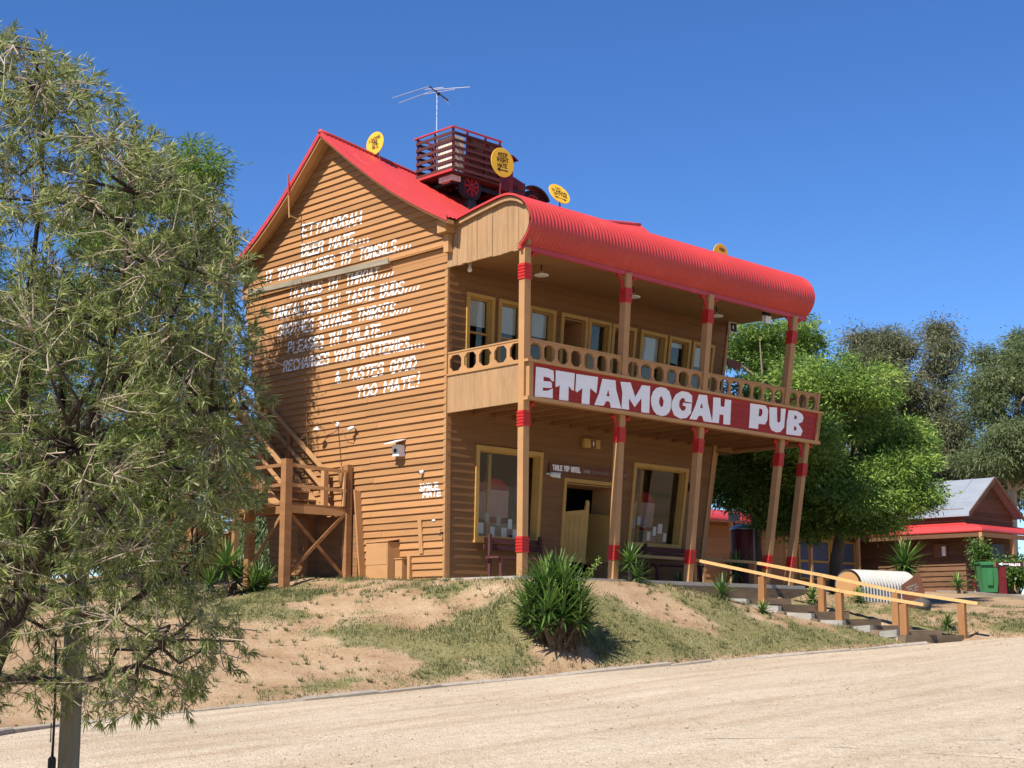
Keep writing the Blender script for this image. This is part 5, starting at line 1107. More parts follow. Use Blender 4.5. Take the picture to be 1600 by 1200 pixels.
# ------------------------------------------------------------------ leaves and plants
def leaf_mesh(B, D, ln, wd, rnd, up=None, seed=0, fold=.35):
    """one folded diamond per leaf: B base, D unit direction"""
    r = np.random.default_rng(seed); N = len(B); S = np.cross(D, r.normal(size=(N, 3))); S /= np.linalg.norm(S, axis=1)[:, None]+1e-9; U = np.cross(S, D)
    mid = B+D*(ln*.42)[:, None]; tip = B+D*ln[:, None]-np.array((0, 0, 1.))*(ln*.12)[:, None]
    V = np.stack([B, mid+S*(wd*.5)[:, None]+U*(wd*fold)[:, None]*.5, tip, mid-S*(wd*.5)[:, None]+U*(wd*fold)[:, None]*.5], 1).reshape(-1, 3)
    return V, np.arange(4*N).reshape(-1, 4), np.repeat(rnd, 4)
def yucca(name, loc, heads, lab, grp=None, dead=0, seed=1, trunk=None):
    y = root(name, lab, 'yucca', loc, grp); loc = np.array(loc, float); rd = np.random.default_rng(seed)
    for hi, (dx, dy, hz2, rad, n, wd) in enumerate(heads):
        c = loc+np.array((dx, dy, hz2)); V = []; Fq = []; rn = []
        ga = 2.39996
        for i in range(n):
            t = (i+.5)/n; el = R(86-118*t**.85)+rd.normal()*.09; az = i*ga+rd.normal()*.2; ln = rad*(.72+.38*math.sin(math.pi*min(1, t*1.1+.12)))*rd.uniform(.85, 1.1)
            d = np.array((math.cos(az)*math.cos(el), math.sin(az)*math.cos(el), math.sin(el))); s = np.array((-math.sin(az), math.cos(az), 0.)); u = np.cross(d, s)
            if u[2] < 0: u = -u
            b0 = c+d*.02-np.array((0, 0, .10*t*rad)); droop = (.02+.16*t*t)*ln*rd.uniform(.5, 1.5); k = len(V)
            for q, (f, wf) in enumerate(((0, .65), (.28, 1.), (.62, .72), (1., .03))):
                p = b0+d*ln*f-np.array((0, 0, 1.))*droop*f*f; ww = wd*wf*.5
                V += [p-s*ww+u*ww*.35, p, p+s*ww+u*ww*.35]
            for q in range(3):
                a = k+q*3; Fq += [(a, a+1, a+4, a+3), (a+1, a+2, a+5, a+4)]
            rn += [float(np.clip(.55-.35*t+rd.normal()*.22, 0, 1))]*12
        V = np.array(V)-loc; link('rosette', npmesh('rosette', V, Fq, False, {'rnd': rn}), MT['frond'], y)
        if hz2 > .12: MB().tube([loc+np.array((dx*.25, dy*.25, -.15)), loc+np.array((dx*.8, dy*.8, hz2*.6)), c], [.05 if trunk is None else trunk, .045 if trunk is None else trunk*.9, .05], 8).build('trunk', 'bark', y)
        if dead and hz2 > .3:
            N = dead; az = rd.uniform(0, 6.283, N); el = rd.uniform(-1.5, -.7, N); zz = rd.uniform(.25, 1, N)
            D = np.c_[np.cos(az)*np.cos(el), np.sin(az)*np.cos(el), np.sin(el)]; B = c[None]*zz[:, None]+(loc+np.array((dx*.3, dy*.3, 0)))[None]*(1-zz[:, None])
            V, Fc, rn = leaf_mesh(B-loc, D, rd.uniform(.2, .45, N), np.full(N, .035), rd.uniform(0, 1, N), seed=seed)
            link('dry_skirt', npmesh('dry_skirt', V, Fc, False, {'rnd': rn}), MT['frond_dead'], y)
    return y
b = on_ground(868, 1004); 
rd = random.Random(5); heads = []
for k in range(15):
    a = k*2.4; q = math.sqrt((k+.3)/15)*.50; heads.append((math.cos(a)*q, math.sin(a)*q, .42+(.62 if k in (0, 1, 3) else rd.uniform(.15, .62))*(1.15-q), rd.uniform(.50, .62), 62, .05))
for k in range(9): heads.append((math.cos(k*.7)*.48, math.sin(k*.7)*.48, rd.uniform(.22, .45), .46, 46, .045))
big = yucca('yucca_bush', b, heads, 'big dense many headed yucca bush on the slope before the veranda', dead=26, seed=3)
# a weed growing through the bush
wv_ = MB(); wl_ = []; base = b+np.array((.25, -.1, .5)); tip = b+RT*.78+np.array((0, 0, 1.38))
pth = [base, base*.6+tip*.4+np.array((0, 0, .1)), tip]; wv_.tube(pth, [.012, .008, .004], 6); wd_o = thing_mesh(wv_, 'weed_stem', 'twig', 'thin leafy weed poking out of the top of the yucca bush', 'weed', base)
rg = np.random.default_rng(4); t = rg.uniform(.15, 1, 120); Bp = (1-t)[:, None]*base+t[:, None]*tip+rg.normal(0, .035, (120, 3))+np.c_[np.zeros((120, 2)), .1*np.sin(t*3.1)]; Dd = rg.normal(size=(120, 3)); Dd /= np.linalg.norm(Dd, axis=1)[:, None]
V, Fc, rn = leaf_mesh(Bp-base, Dd, rg.uniform(.04, .09, 120), rg.uniform(.02, .04, 120), rg.uniform(.4, 1, 120)); link('leaves', npmesh('leaves', V, Fc, False, {'rnd': rn}), MT['lime'], wd_o)
def gp3(px, py, dep):
    p = at(px, py, dep); p[2] = gz(p[0], p[1]); return p
p = gp3(985, 908, 29.6); yucca('yucca', p, [(0, 0, .42, .46, 58, .05), (.05, -.12, .12, .40, 44, .045)], 'two headed dark yucca beside the bar entrance post', 'yuccas planted round the steps', seed=11)
Y_ = [((1062, 916), 30.2, .30, .05, 'small yucca on the crest next to the top of the handrail'), ((1128, 938), 29.9, .46, .12, 'spiky yucca just outside the upper part of the near handrail'), ((1192, 956), 29.6, .26, .03, 'tiny yucca at the foot of a near handrail post'),
      ((1270, 943), 33.2, .36, .12, 'small yucca between the handrails and the corrugated iron'), ((1343, 954), 33.5, .33, .08, 'small yucca in front of the corrugated iron shelter'), ((1480, 985), 31.2, .32, .10, 'small yucca beside the bottom post of the far handrail')]
for k, ((px, py), dep, rad, h, lab) in enumerate(Y_):
    p = on_ground(px, py) if k in (0, 1, 2, 5) else gp3(px, py, dep); yucca('yucca', p, [(0, 0, h, rad, 52, .04)], lab, 'yuccas planted round the steps', seed=20+k)
p = gp3(1413, 905, 37); yucca('tall_yucca', p, [(0, 0, 1.12, .74, 96, .065), (.05, -.05, .85, .6, 46, .055)], 'tall yucca on a trunk above the corrugated iron shelter', seed=31, dead=20)
p = gp3(1150, 893, 38); yucca('tall_yucca', p, [(0, 0, .78, .62, 70, .055)], 'dark yucca growing in the shade at the far end of the veranda', seed=32)
p = on_ground(352, 935); yucca('tall_yucca', p, [(0, 0, .62, .62, 76, .055), (.35, .2, .35, .5, 60, .05), (-.3, .1, .25, .45, 50, .05)], 'tall yucca clump before the timber staircase', seed=33, dead=14)
p = on_ground(402, 926); yucca('yucca_clump', p, [(0, 0, .18, .48, 70, .045), (.22, .05, .12, .4, 50, .04), (-.18, -.1, .1, .42, 50, .04)], 'low bright yucca clump at the foot of the staircase posts', seed=34)
p = gp3(1497, 912, 47); yucca('yucca', p, [(0, 0, .25, .5, 50, .05)], 'yucca against the shaded board wall of the tin roofed shed', seed=35)

# ------------------------------------------------------------------ right of the steps: iron shelter, sign, stone, bin, signpost
a = at(1347, 950, 34.6); b = at(1436, 958, 36.0); a[2] = gz(a[0], a[1])-.05; b[2] = gz(b[0], b[1])-.05
ax = b-a; ax[2] = 0; ln = np.linalg.norm(ax); ax /= ln; sd_ = np.array((-ax[1], ax[0], 0.)); rad = .37
sh = root('iron_shelter', 'low half round corrugated iron shelter beside the garden steps', 'shelter', a)
NR = int(ln/.076*6); V = []; nh = 22
for i in range(NR+1):
    x = i/NR*ln; rr = rad+.030*math.cos(x/.12*2*math.pi)
    for j in range(nh+1):
        th = math.pi*j/nh; hgt_ = rr*math.sin(th)+.42; V.append(a+ax*x+sd_*(rr*math.cos(th)+rad)+np.array((0, 0, hgt_)))
V = np.array(V); ii = (np.arange(NR)[:, None]*(nh+1)+np.arange(nh)[None]).ravel()
link('corrugated_sheet', npmesh('corrugated_sheet', V-a, np.c_[ii, ii+1, ii+nh+2, ii+nh+1], True), MT['galv_pale'], sh)
V = []
for i in range(NR+1):
    x = i/NR*ln; w2 = .030*math.cos(x/.12*2*math.pi)
    for zz in (-.12, .44): V.append(a+ax*x+sd_*(-w2)+np.array((0, 0, zz)))
ii = (np.arange(NR)*2); link('side_sheet', npmesh('side_sheet', np.array(V)-a, np.c_[ii, ii+1, ii+3, ii+2], True), MT['galv_pale'], sh)
for x, nm in ((-.035, 'end_board'), (ln-.03, 'end_board')):
    pts = [a+ax*x+sd_*(rad-(rad-.03)*math.cos(t))+np.array((0, 0, .42+(rad-.03)*math.sin(t))) for t in np.linspace(0, math.pi, 15)]+[a+ax*x+sd_*(2*rad-.03)+np.array((0, 0, -.12)), a+ax*x+sd_*.03+np.array((0, 0, -.12))]
    MB().prism(pts, ax*.03).build(nm, 'tan', sh)
# leaning brown notice board
c = at(1424, 956, 34.0); c[2] = gz(c[0], c[1]); pl = lambda px, py: at(px, py, 34.0)
sg_ = root('notice_board', 'brown notice board leaning beside the corrugated iron shelter', 'sign', c)
q = [pl(1408, 915), pl(1437, 894), pl(1445, 925), pl(1440, 950), pl(1412, 950)]
MB().prism(q, FH*.03+np.array((0, 0, .0))).build('board', 'brownsign', sg_)
cc = sum(q)/5; r_ = RT*math.cos(.35)+UP*math.sin(.35); u_ = UP*math.cos(.35)-RT*math.sin(.35)
text_mesh(MB(), [("IIIIIIII", .0, .16, .24, .03), ("IIII IIII", .02, .10, .24, .03), ("IIIIII", .0, .04, .20, .03), ("BANK", -.03, -.20, .30, .055)], cc, r_, u_, -FH, .012, .006).build('lettering', 'greypaper', sg_)
for px in (1416, 1434): MB().bar(pl(px, 930)+FH*.04, np.array([*(pl(px, 958)+FH*.04)[:2], c[2]-.1]), .05, .05, (1, 0, 0)).build('leg', 'timber', sg_)
c = at(1443, 950, 33.6); c[2] = gz(c[0], c[1]); m = MB(); rk = random.Random(2)
for i in range(8):
    for j in range(12):
        th = math.pi*i/7; ph = 2*math.pi*j/12; s = rk.uniform(.85, 1.12); m.v.append((c[0]+.19*s*math.sin(th)*math.cos(ph), c[1]+.17*s*math.sin(th)*math.sin(ph), c[2]+.12+.16*s*math.cos(th)))
for i in range(7):
    for j in range(12): m.f.append((i*12+j, (i+1)*12+j, (i+1)*12+(j+1) % 12, i*12+(j+1) % 12))
thing_mesh(m, 'boulder', 'stone', 'round dark stone at the foot of the brown notice board', 'rock', c, smooth=True)
# green wheelie bin
c = gp3(1545, 930, 48); bn = root('wheelie_bin', 'green wheelie bin standing in front of the tin roofed shed', 'bin', c)
fx, fy = RT, FH
def bx(mb, w0, d0, z0, w1, d1, z1, off=(0, 0)):
    f = lambda s, t, w_, d_, z_: c+fx*(s*w_/2+off[0])+fy*(t*d_/2+off[1])+np.array((0, 0, z_))
    o = [(-1, -1), (1, -1), (1, 1), (-1, 1)]; return mb.hexa([f(s, t, w0, d0, z0) for s, t in o], [f(s, t, w1, d1, z1) for s, t in o])
bx(MB(), .44, .46, .03, .56, .62, .95).build('body', 'binq', bn); bx(MB(), .62, .70, .955, .60, .66, 1.0, (-.01, -.01)).build('lid', 'binq', bn); bx(MB(), .66, .05, .90, .66, .05, .98, (0, -.34)).build('lid_lip', 'binq', bn)
for s in (-1, 1): MB().lathe([(0, -.03), (.10, -.03), (.10, .03), (0, .03)], c+fx*s*.2+fy*.24+np.array((0, 0, .10)), fx, 16).build('wheel', 'rubber', bn)
bx(MB(), .18, .02, .25, .20, .02, .80, (-.03, -.30)).build('front_rib', 'binq', bn)
# red-brown post carrying an arrow board
c = gp3(1568, 938, 45); sp = root('toilet_signpost', 'red brown post and beam carrying a dark arrow board', 'sign', c)
MB().bar(c-np.array((0, 0, .2)), c+np.array((0, 0, .85)), .20, .16, FH).build('post', 'dkred', sp)
z_ = c+np.array((0, 0, .93)); MB().bar(z_-RT*.22, z_+RT*1.6, .12, .15).build('beam', 'timber', sp)
MB().bar(z_-RT*.20-FH*.075, z_+RT*.62-FH*.075, .02, .14).build('arrow_board', 'ink', sp)
text_mesh(MB(), [("<", -.02, -.04, .17, .10), ("TOILETS", .36, -.04, .34, .055)], z_-FH*.086, RT, (0, 0, 1), -FH, .02, .003).build('lettering', 'white', sp)
c2 = c+RT*1.5; MB().bar(c2-np.array((0, 0, .3)), c2+np.array((0, 0, .85)), .20, .16, FH).build('post', 'dkred', sp)
# concrete path past the bin
pth = MB(); PA = [on_ground(*p) for p in ((1600, 958), (1540, 940), (1490, 926))]
m = MB(); pp = [gp3(1660, 985, 38), gp3(1600, 945, 41), gp3(1560, 936, 45), gp3(1515, 925, 49), gp3(1480, 922, 51)]
wds = [1.2, 1.0, 1.0, 1.0, 1.0]
for i, p in enumerate(pp):
    m.v += [tuple(p-RT*wds[i]*.6-FH*.8+np.array((0, 0, .05))), tuple(p+RT*wds[i]*.6+FH*.9+np.array((0, 0, .05))), tuple(p-RT*wds[i]*.6-FH*.8-np.array((0, 0, .2))), tuple(p+RT*wds[i]*.6+FH*.9-np.array((0, 0, .2)))]
for i in range(len(pp)-1):
    a0 = i*4; b0 = a0+4; m.f += [(a0, a0+1, b0+1, b0), (a0+2, b0+2, b0+3, a0+3), (a0, b0, b0+2, a0+2), (a0+1, a0+3, b0+3, b0+1)]
tag(m.build('path', 'concrete'), 'concrete path leading past the green bin', 'path', kind='structure')

# ------------------------------------------------------------------ tin roofed shed on the right
W0 = at(1511, 925, 54.5); xs, ys = W0[0], W0[1]; zg = gz(xs, ys)
shd = root('tin_roofed_shed', 'brown board shed with grey tin roof and red bullnose awning', 'shed', (xs, ys, zg))
SW, SL = 3.9, 5.2; ze = hit(1514, 799, 1, ys)[2]; za = ze+1.32; zw = zg+2.45
MB().box(xs+.06, xs+SW-.06, ys+.06, ys+SL-.06, zg-.3, ze-.02).build('wall', 'shedboard', shd)
MB().prism([(xs+.03, ys+.03, ze-.02), (xs+SW-.03, ys+.03, ze-.02), (xs+SW/2, ys+.03, za-.06)], (0, SL-.06, 0)).build('gable', 'shedboard', shd)
for k in range(17):
    z0 = zg-.1+k*.19; m = z0+.19
    if z0 > ze-.1: break
    for (x0, x1, y0_, y1_) in ((xs-.005, xs+.055, ys+.0, ys+SL), (xs+.06, xs+SW, ys-.005, ys+.055)):
        if x1-x0 < .1: MB().hexa([(x0-.0, y0_, z0), (x0-.0, y1_, z0), (x1, y1_, z0), (x1, y0_, z0)], [(x0+.05, y0_, m+.01), (x0+.05, y1_, m+.01), (x1, y1_, m+.01), (x1, y0_, m+.01)]).build('board', 'shedboard', shd)
        else: MB().hexa([(x0, y0_, z0), (x1, y0_, z0), (x1, y1_, z0), (x0, y1_, z0)], [(x0, y0_+.04, m+.01), (x1, y0_+.04, m+.01), (x1, y1_, m+.01), (x0, y1_, m+.01)]).build('board', 'shedboard', shd)
for k in range(6):
    z0 = ze+.02+k*.19; hw = SW/2*(1-(z0-ze)/(za-ze))-.05
    if hw > .1: MB().hexa([(xs+SW/2-hw, ys-.005, z0), (xs+SW/2+hw, ys-.005, z0), (xs+SW/2+hw, ys+.028, z0), (xs+SW/2-hw, ys+.028, z0)], [(xs+SW/2-hw+.2, ys+.012, z0+.19), (xs+SW/2+hw-.2, ys+.012, z0+.19), (xs+SW/2+hw-.2, ys+.028, z0+.19), (xs+SW/2-hw+.2, ys+.028, z0+.19)]).build('board', 'shedboard', shd)
rf = MB()
for s in (-1, 1):
    c_ = xs+SW/2; e_ = c_+s*(SW/2+.18); ze2 = ze-.18*(za-ze)/(SW/2)
    rf.hexa([(c_, ys-.35, za), (e_, ys-.35, ze2), (e_, ys+SL+.3, ze2), (c_, ys+SL+.3, za)], [(c_, ys-.35, za+.04), (e_, ys-.35, ze2+.04), (e_, ys+SL+.3, ze2+.04), (c_, ys+SL+.3, za+.04)])
rfo = rf.build('roof', 'galv', shd)
for k in range(7):
    y = ys-.3+k*.88; MB().bar((xs+SW/2-.02, y, za+.05), (xs-.16, y, ze-.18*(za-ze)/(SW/2)+.055), .05, .02).build('roof_seam', 'galv', rfo)
for s in (-1, 1): MB().bar((xs+SW/2+s*.005, ys-.37, za-.02), (xs+SW/2+s*(SW/2+.18), ys-.37, ze-.18*(za-ze)/(SW/2)-.02), .03, .16).build('barge_board', 'shedboard', rfo)
MB().box(xs-.24, xs-.185, ys-.35, ys+SL+.3, ze-.22, ze-.12).build('gutter', 'galv', rfo)
def bull(p0, p1, out, ztop, dep, drop, par, mitre=(0, 0), nm='awning'):
    """bullnose awning from p0 to p1 (wall line), projecting along out"""
    p0, p1, out = (np.array(v, float) for v in (p0, p1, out)); al = (p1-p0)/np.linalg.norm(p1-p0); pr = []
    for k in range(12):
        t = k/11; a = t*R(95); pr.append((dep*(.45*t if t < .4 else .45*.4+(1-.18)*math.sin((t-.4)/.6*R(88))), -.10*min(t/.4, 1)-(drop-.1)*(1-math.cos(max(0, t-.4)/.6*R(90)))))
    m = MB(); n = len(pr)
    for p, mt_ in ((p0, -mitre[0]), (p1, mitre[1])):
        for o_, z_ in pr: m.v.append(tuple(p+al*mt_*o_+out*o_+np.array((0, 0, ztop+z_))))
    for p, mt_ in ((p0, -mitre[0]), (p1, mitre[1])):
        for o_, z_ in pr: m.v.append(tuple(p+al*mt_*o_+out*o_*.97+np.array((0, 0, ztop+z_-.03))))
    for j in range(n-1): m.f += [(j, j+1, n+j+1, n+j), (2*n+j, 3*n+j, 3*n+j+1, 2*n+j+1)]
    m.f += [(n-1, 3*n-1, 4*n-1, 2*n-1)]
    return m.build(nm, 'roof', par, True)
zaw = hit(1531, 811, 1, ys-1.1)[2]
bull((xs, ys+SL, 0), (xs, ys, 0), (-1, 0, 0), zaw, .85, .42, shd, (0, 1.4)); bull((xs, ys, 0), (xs+SW+1, ys, 0), (0, -1, 0), zaw, 1.19, .42, shd, (.714, 0))
MB().box(xs-.80, xs+SW, ys-1.12, ys-1.02, zaw-.62, zaw-.46).build('awning_beam', 'tan', shd); MB().box(xs-.80, xs-.70, ys-1.0, ys+SL, zaw-.62, zaw-.46).build('awning_beam', 'shedboard', shd)
for x, y in ((xs-.75, ys-1.07), (xs+1.6, ys-1.07), (xs+3.2, ys-1.07), (xs-.75, ys+2.2)): MB().box(x-.06, x+.06, y-.06, y+.06, zg-.2, zaw-.46).build('post', 'tan', shd)
MB().box(xs+.5, xs+1.3, ys-.06, ys-.012, zg, zg+2.05).build('door', 'dkred', shd); MB().box(xs+1.9, xs+2.9, ys-.06, ys-.012, zg+.8, zg+1.9).build('window', 'black', shd)
MB().box(xs-.06, xs-.012, ys+.7, ys+1.25, zg+1.35, zg+1.85).build('notice_panel', 'brownsign', shd); MB().box(xs-.075, xs-.062, ys+.75, ys+.9, zg+1.4, zg+1.75).build('notice', 'paper', shd)
# ------------------------------------------------------------------ pavilion seen under the veranda
p0 = at(1185, 893, 53); px0, py0 = p0[0], p0[1]; zg2 = gz(px0, py0)
pv = root('side_pavilion', 'low board pavilion with red awning and yellow framed windows behind the veranda', 'pavilion', (px0, py0, zg2))
X0, X1 = px0-4.5, px0+6.4; zpt = hit(1290, 843, 1, py0)[2]
MB().box(X0, X1, py0+.05, py0+4, zg2-.3, zpt+.35).build('wall', 'timber', pv)
wx = [hit(px, 860, 1, py0)[0] for px in (1246, 1296, 1336)]
for k in range(13):
    z0 = zg2-.1+k*.2
    if z0 > zpt+.1: break
    for a_, b_, mm in ((X0, wx[0], 'board'), (wx[2], X1, 'timber')):
        MB().hexa([(a_, py0-.0, z0), (b_, py0-.0, z0), (b_, py0+.049, z0), (a_, py0+.049, z0)], [(a_, py0+.03, z0+.21), (b_, py0+.03, z0+.21), (b_, py0+.049, z0+.21), (a_, py0+.049, z0+.21)]).build('board', mm, pv)
for a_, b_ in ((wx[0], wx[1]), (wx[1], wx[2])):
    z0, z1 = zg2+.35, zpt; m = MB(); m.box(a_+.03, a_+.13, py0-.04, py0+.04, z0, z1); m.box(b_-.13, b_-.03, py0-.04, py0+.04, z0, z1); m.box(a_+.13, b_-.13, py0-.04, py0+.04, z1-.1, z1); m.box(a_+.13, b_-.13, py0-.035, py0+.04, z0+(z1-z0)*.42, z0+(z1-z0)*.42+.08); m.box(a_+.13, b_-.13, py0-.04, py0+.04, z0, z0+.08)
    wn = m.build('window', 'trim', pv); MB().box(a_+.131, b_-.131, py0+.0, py0+.01, z0+.081, z1-.101).build('pane', 'bluepane', wn)
for x in np.arange(X0+.4, X1, 1.6): MB().box(x-.06, x+.06, py0-.75, py0-.63, zg2-.2, zpt+.25).build('post', 'tan', pv)
bull((X0-.2, py0, 0), (X1+.2, py0, 0), (0, -1, 0), zpt+.75, .95, .45, pv)
MB().prism([(X0-.2, py0+.0, zpt+.76), (X0-.2, py0+4.2, zpt+.76), (X0-.2, py0+2.1, zpt+1.0)], (X1-X0+.4, 0, 0)).build('roof', 'roof', pv)
# ------------------------------------------------------------------ red drum with domed lid, small notice
c = gp3(1162, 905, 40); dr = root('domed_red_drum', 'tall dark red drum with grey domed lid behind the veranda post', 'drum', c); zt_ = hit(1162, 828, 0, c[0])[2]
MB().lathe([(.31, 0), (.33, .04), (.33, zt_-c[2]-.04), (.31, zt_-c[2])], c, (0, 0, 1), 24).build('body', 'dkred', dr, False); MB().lathe([(.36, zt_-c[2]), (.35, zt_-c[2]+.03), (.26, zt_-c[2]+.10), (.12, zt_-c[2]+.15), (0, zt_-c[2]+.16)], c, (0, 0, 1), 24).build('domed_lid', 'galv', dr, True)
c = at(1147, 808, 42.5); sn = root('small_notice', 'small pale notice on a pole beyond the veranda end', 'sign', (c[0], c[1], gz(c[0], c[1]))); MB().bar(c-RT*.17, c+RT*.17, .02, .24).build('board', 'paper', sn); text_mesh(MB(), [("IIIIII", 0, .03, .24, .04), ("IIIII", 0, -.03, .22, .04), ("IIII", 0, -.09, .2, .04)], c-FH*.0105, RT, (0, 0, 1), -FH, .014).build('lettering', 'ink', sn); MB().tube([(c[0], c[1], gz(c[0], c[1])-.1), c-np.array((0, 0, .1))+FH*.03], .02, 8).build('pole', 'darkmetal', sn)

# ------------------------------------------------------------------ trees
def sublobes(lobes, seed, n=6, k=.50):
    r = np.random.default_rng(seed); out = []
    for c, rad in lobes:
        out.append((np.array(c), rad*.62))
        for i in range(n):
            d_ = r.normal(size=3); d_ /= np.linalg.norm(d_); d_[2] = d_[2]*.9+.12; out.append((c+d_*rad*r.uniform(.5, .78), rad*k*r.uniform(.6, 1.15)*np.array((1, 1, .8))))
    return out
def crown(lobes, n_clump, per, leaf, wid, clump_r, seed, droop=0., shell=.55, flat=1.):
    """leaves gathered in clumps spread through the outer part of several lobes (centre, radii)"""
    lobes = sublobes(lobes, seed+77)
    r = np.random.default_rng(seed); vol = np.array([np.prod(l[1])**(2/3) for l in lobes]); pick = r.choice(len(lobes), n_clump, p=vol/vol.sum())
    C_ = np.array([l[0] for l in lobes])[pick]; Rr = np.array([l[1] for l in lobes])[pick]
    dv = r.normal(size=(n_clump, 3)); dv /= np.linalg.norm(dv, axis=1)[:, None]; rad = (shell+(1-shell)*r.uniform(0, 1, n_clump)**.6)*r.uniform(.82, 1.08, n_clump)
    cc = C_+dv*Rr*rad[:, None]
    cs = clump_r*r.uniform(.5, 1.5, n_clump); tone = np.clip(r.normal(.5, .2, n_clump), 0, 1)
    k = np.repeat(np.arange(n_clump), per); N = len(k)
    off = r.normal(size=(N, 3))*np.array((1, 1, .55*flat)); B = cc[k]+off*cs[k][:, None]*.6
    D = off/(np.linalg.norm(off, axis=1)[:, None]+1e-9)+dv[k]*.5+r.normal(size=(N, 3))*.55; D[:, 2] -= droop; D /= np.linalg.norm(D, axis=1)[:, None]
    ln = leaf*r.uniform(.6, 1.35, N); rn = np.clip(tone[k]*.7+r.normal(.15, .18, N), 0, 1)
    V, Fc, rr2 = leaf_mesh(B, D, ln, np.full(N, wid)*r.uniform(.7, 1.3, N), rn, seed=seed+1)
    return V, Fc, rr2, cc
def tree(name, lab, base, lobes, n_clump, per, leaf, wid, clump_r, m, seed, bark='bark', trunk_r=.22, grp=None, droop=0., shell=.55, limbs=16, visible_limbs=.9, flat=1.):
    base = np.array(base, float); t = root(name, lab, 'tree', base, grp)
    V, Fc, rn, cc = crown(lobes, n_clump, per, leaf, wid, clump_r, seed, droop, shell, flat)
    link('crown', npmesh('crown', V-base, Fc, False, {'rnd': rn}), MT[m], t)
    r = np.random.default_rng(seed+5); ctr = np.mean([l[0] for l in lobes], axis=0); top = base*.35+ctr*.65; top[2] = base[2]+(ctr[2]-base[2])*.75
    mb = MB(); pts = [base-np.array((0, 0, .3)), base*.6+top*.4+r.normal(0, .12, 3)*(1, 1, 0), top]; mb.tube(pts, [trunk_r*1.25, trunk_r*.85, trunk_r*.5], 10)
    mb.build('trunk', bark, t, True)
    idx = r.choice(len(cc), limbs, replace=False); mb = MB()
    for i in idx:
        s = pts[1]*(1-.5)+pts[2]*.5 if r.uniform() < .5 else pts[2]; e = s+(cc[i]-s)*visible_limbs; md = (s+e)/2+r.normal(0, .25, 3)+np.array((0, 0, .2)); mb.tube([s, md, e], [trunk_r*.42, trunk_r*.25, trunk_r*.07], 6)
    mb.build('branches', bark, t, True); return t
def LB(px, py, dep, rx, ry, rdep=None):
    """lobe from where it shows: centre pixel, depth, radii in pixels"""
    c = at(px, py, dep); k = dep/F_PX; rx_, ry_ = rx*k, ry*k; return (c, np.array((rx_, rdep*k if rdep else rx_, ry_)))
def gb(px, dep):
    p = at(px, 900, dep); return np.array((p[0], p[1], gz(p[0], p[1])))
tree('shade_tree', 'big dark green feathery tree shading the right end of the pub', gb(1310, 39.8), [LB(1330, 640, 38.8, 105, 85), LB(1255, 690, 38.3, 85, 95), LB(1400, 690, 38.8, 65, 75), LB(1290, 600, 40.8, 75, 50), LB(1360, 770, 37.8, 90, 60), LB(1300, 770, 39.8, 110, 75), LB(1420, 745, 37.8, 45, 45), LB(1240, 780, 39.8, 70, 70), LB(1340, 805, 38.8, 80, 40), LB(1260, 805, 39.8, 70, 40), LB(1425, 785, 37.8, 45, 35)],
     2100, 90, .115, .036, .27, 'shadeleaf', 41, trunk_r=.22, shell=.5, limbs=22)
tree('lace_tree', 'lighter green tree showing through the far end of the balcony', gb(1190, 41), [LB(1190, 560, 44.8, 70, 70), LB(1245, 530, 44.8, 45, 50), LB(1170, 640, 39.5, 60, 60), LB(1225, 600, 44.8, 60, 50), LB(1150, 720, 39.5, 60, 70), LB(1210, 720, 39.5, 55, 60), LB(1140, 770, 39.5, 60, 50), LB(1190, 780, 39.5, 60, 45), LB(1120, 700, 39.5, 50, 60)],
     1150, 70, .12, .038, .28, 'feather', 43, trunk_r=.2, shell=.5, limbs=22)
tree('gum_tree', 'tall grey green gum tree with ragged rusty crown behind the shade tree', gb(1420, 66), [LB(1370, 560, 66, 50, 45), LB(1400, 600, 65, 70, 55), LB(1475, 560, 66, 40, 55), LB(1440, 640, 66, 75, 60), LB(1480, 690, 64, 55, 60), LB(1380, 690, 66, 70, 70), LB(1400, 535, 67, 28, 30), LB(1345, 540, 67, 24, 28), LB(1468, 520, 67, 20, 22)],
     1500, 70, .19, .040, .46, 'gumleaf', 47, 'gum', .28, 'gum trees behind the shed', .7, .45, 26)
tree('gum_tree', 'broad olive gum tree standing behind the tin roofed shed', gb(1580, 64), [LB(1590, 580, 63, 55, 60), LB(1550, 620, 62, 50, 55), LB(1640, 600, 63, 70, 80), LB(1560, 700, 61, 70, 60), LB(1620, 700, 62, 70, 70), LB(1545, 570, 64, 26, 28), LB(1598, 535, 64, 26, 26)],
     1400, 70, .18, .038, .44, 'gumleaf2', 49, 'gum', .28, 'gum trees behind the shed', .7, .45, 24)
tree('gum_tree', 'dark gum tree low behind the shed roof', gb(1490, 72), [LB(1490, 740, 70, 60, 50), LB(1540, 755, 70, 60, 45), LB(1440, 740, 71, 60, 55), LB(1600, 760, 70, 60, 45)], 420, 42, .30, .06, .55, 'gumleaf', 53, 'gum', .25, 'gum trees behind the shed', .5, .4, 10)
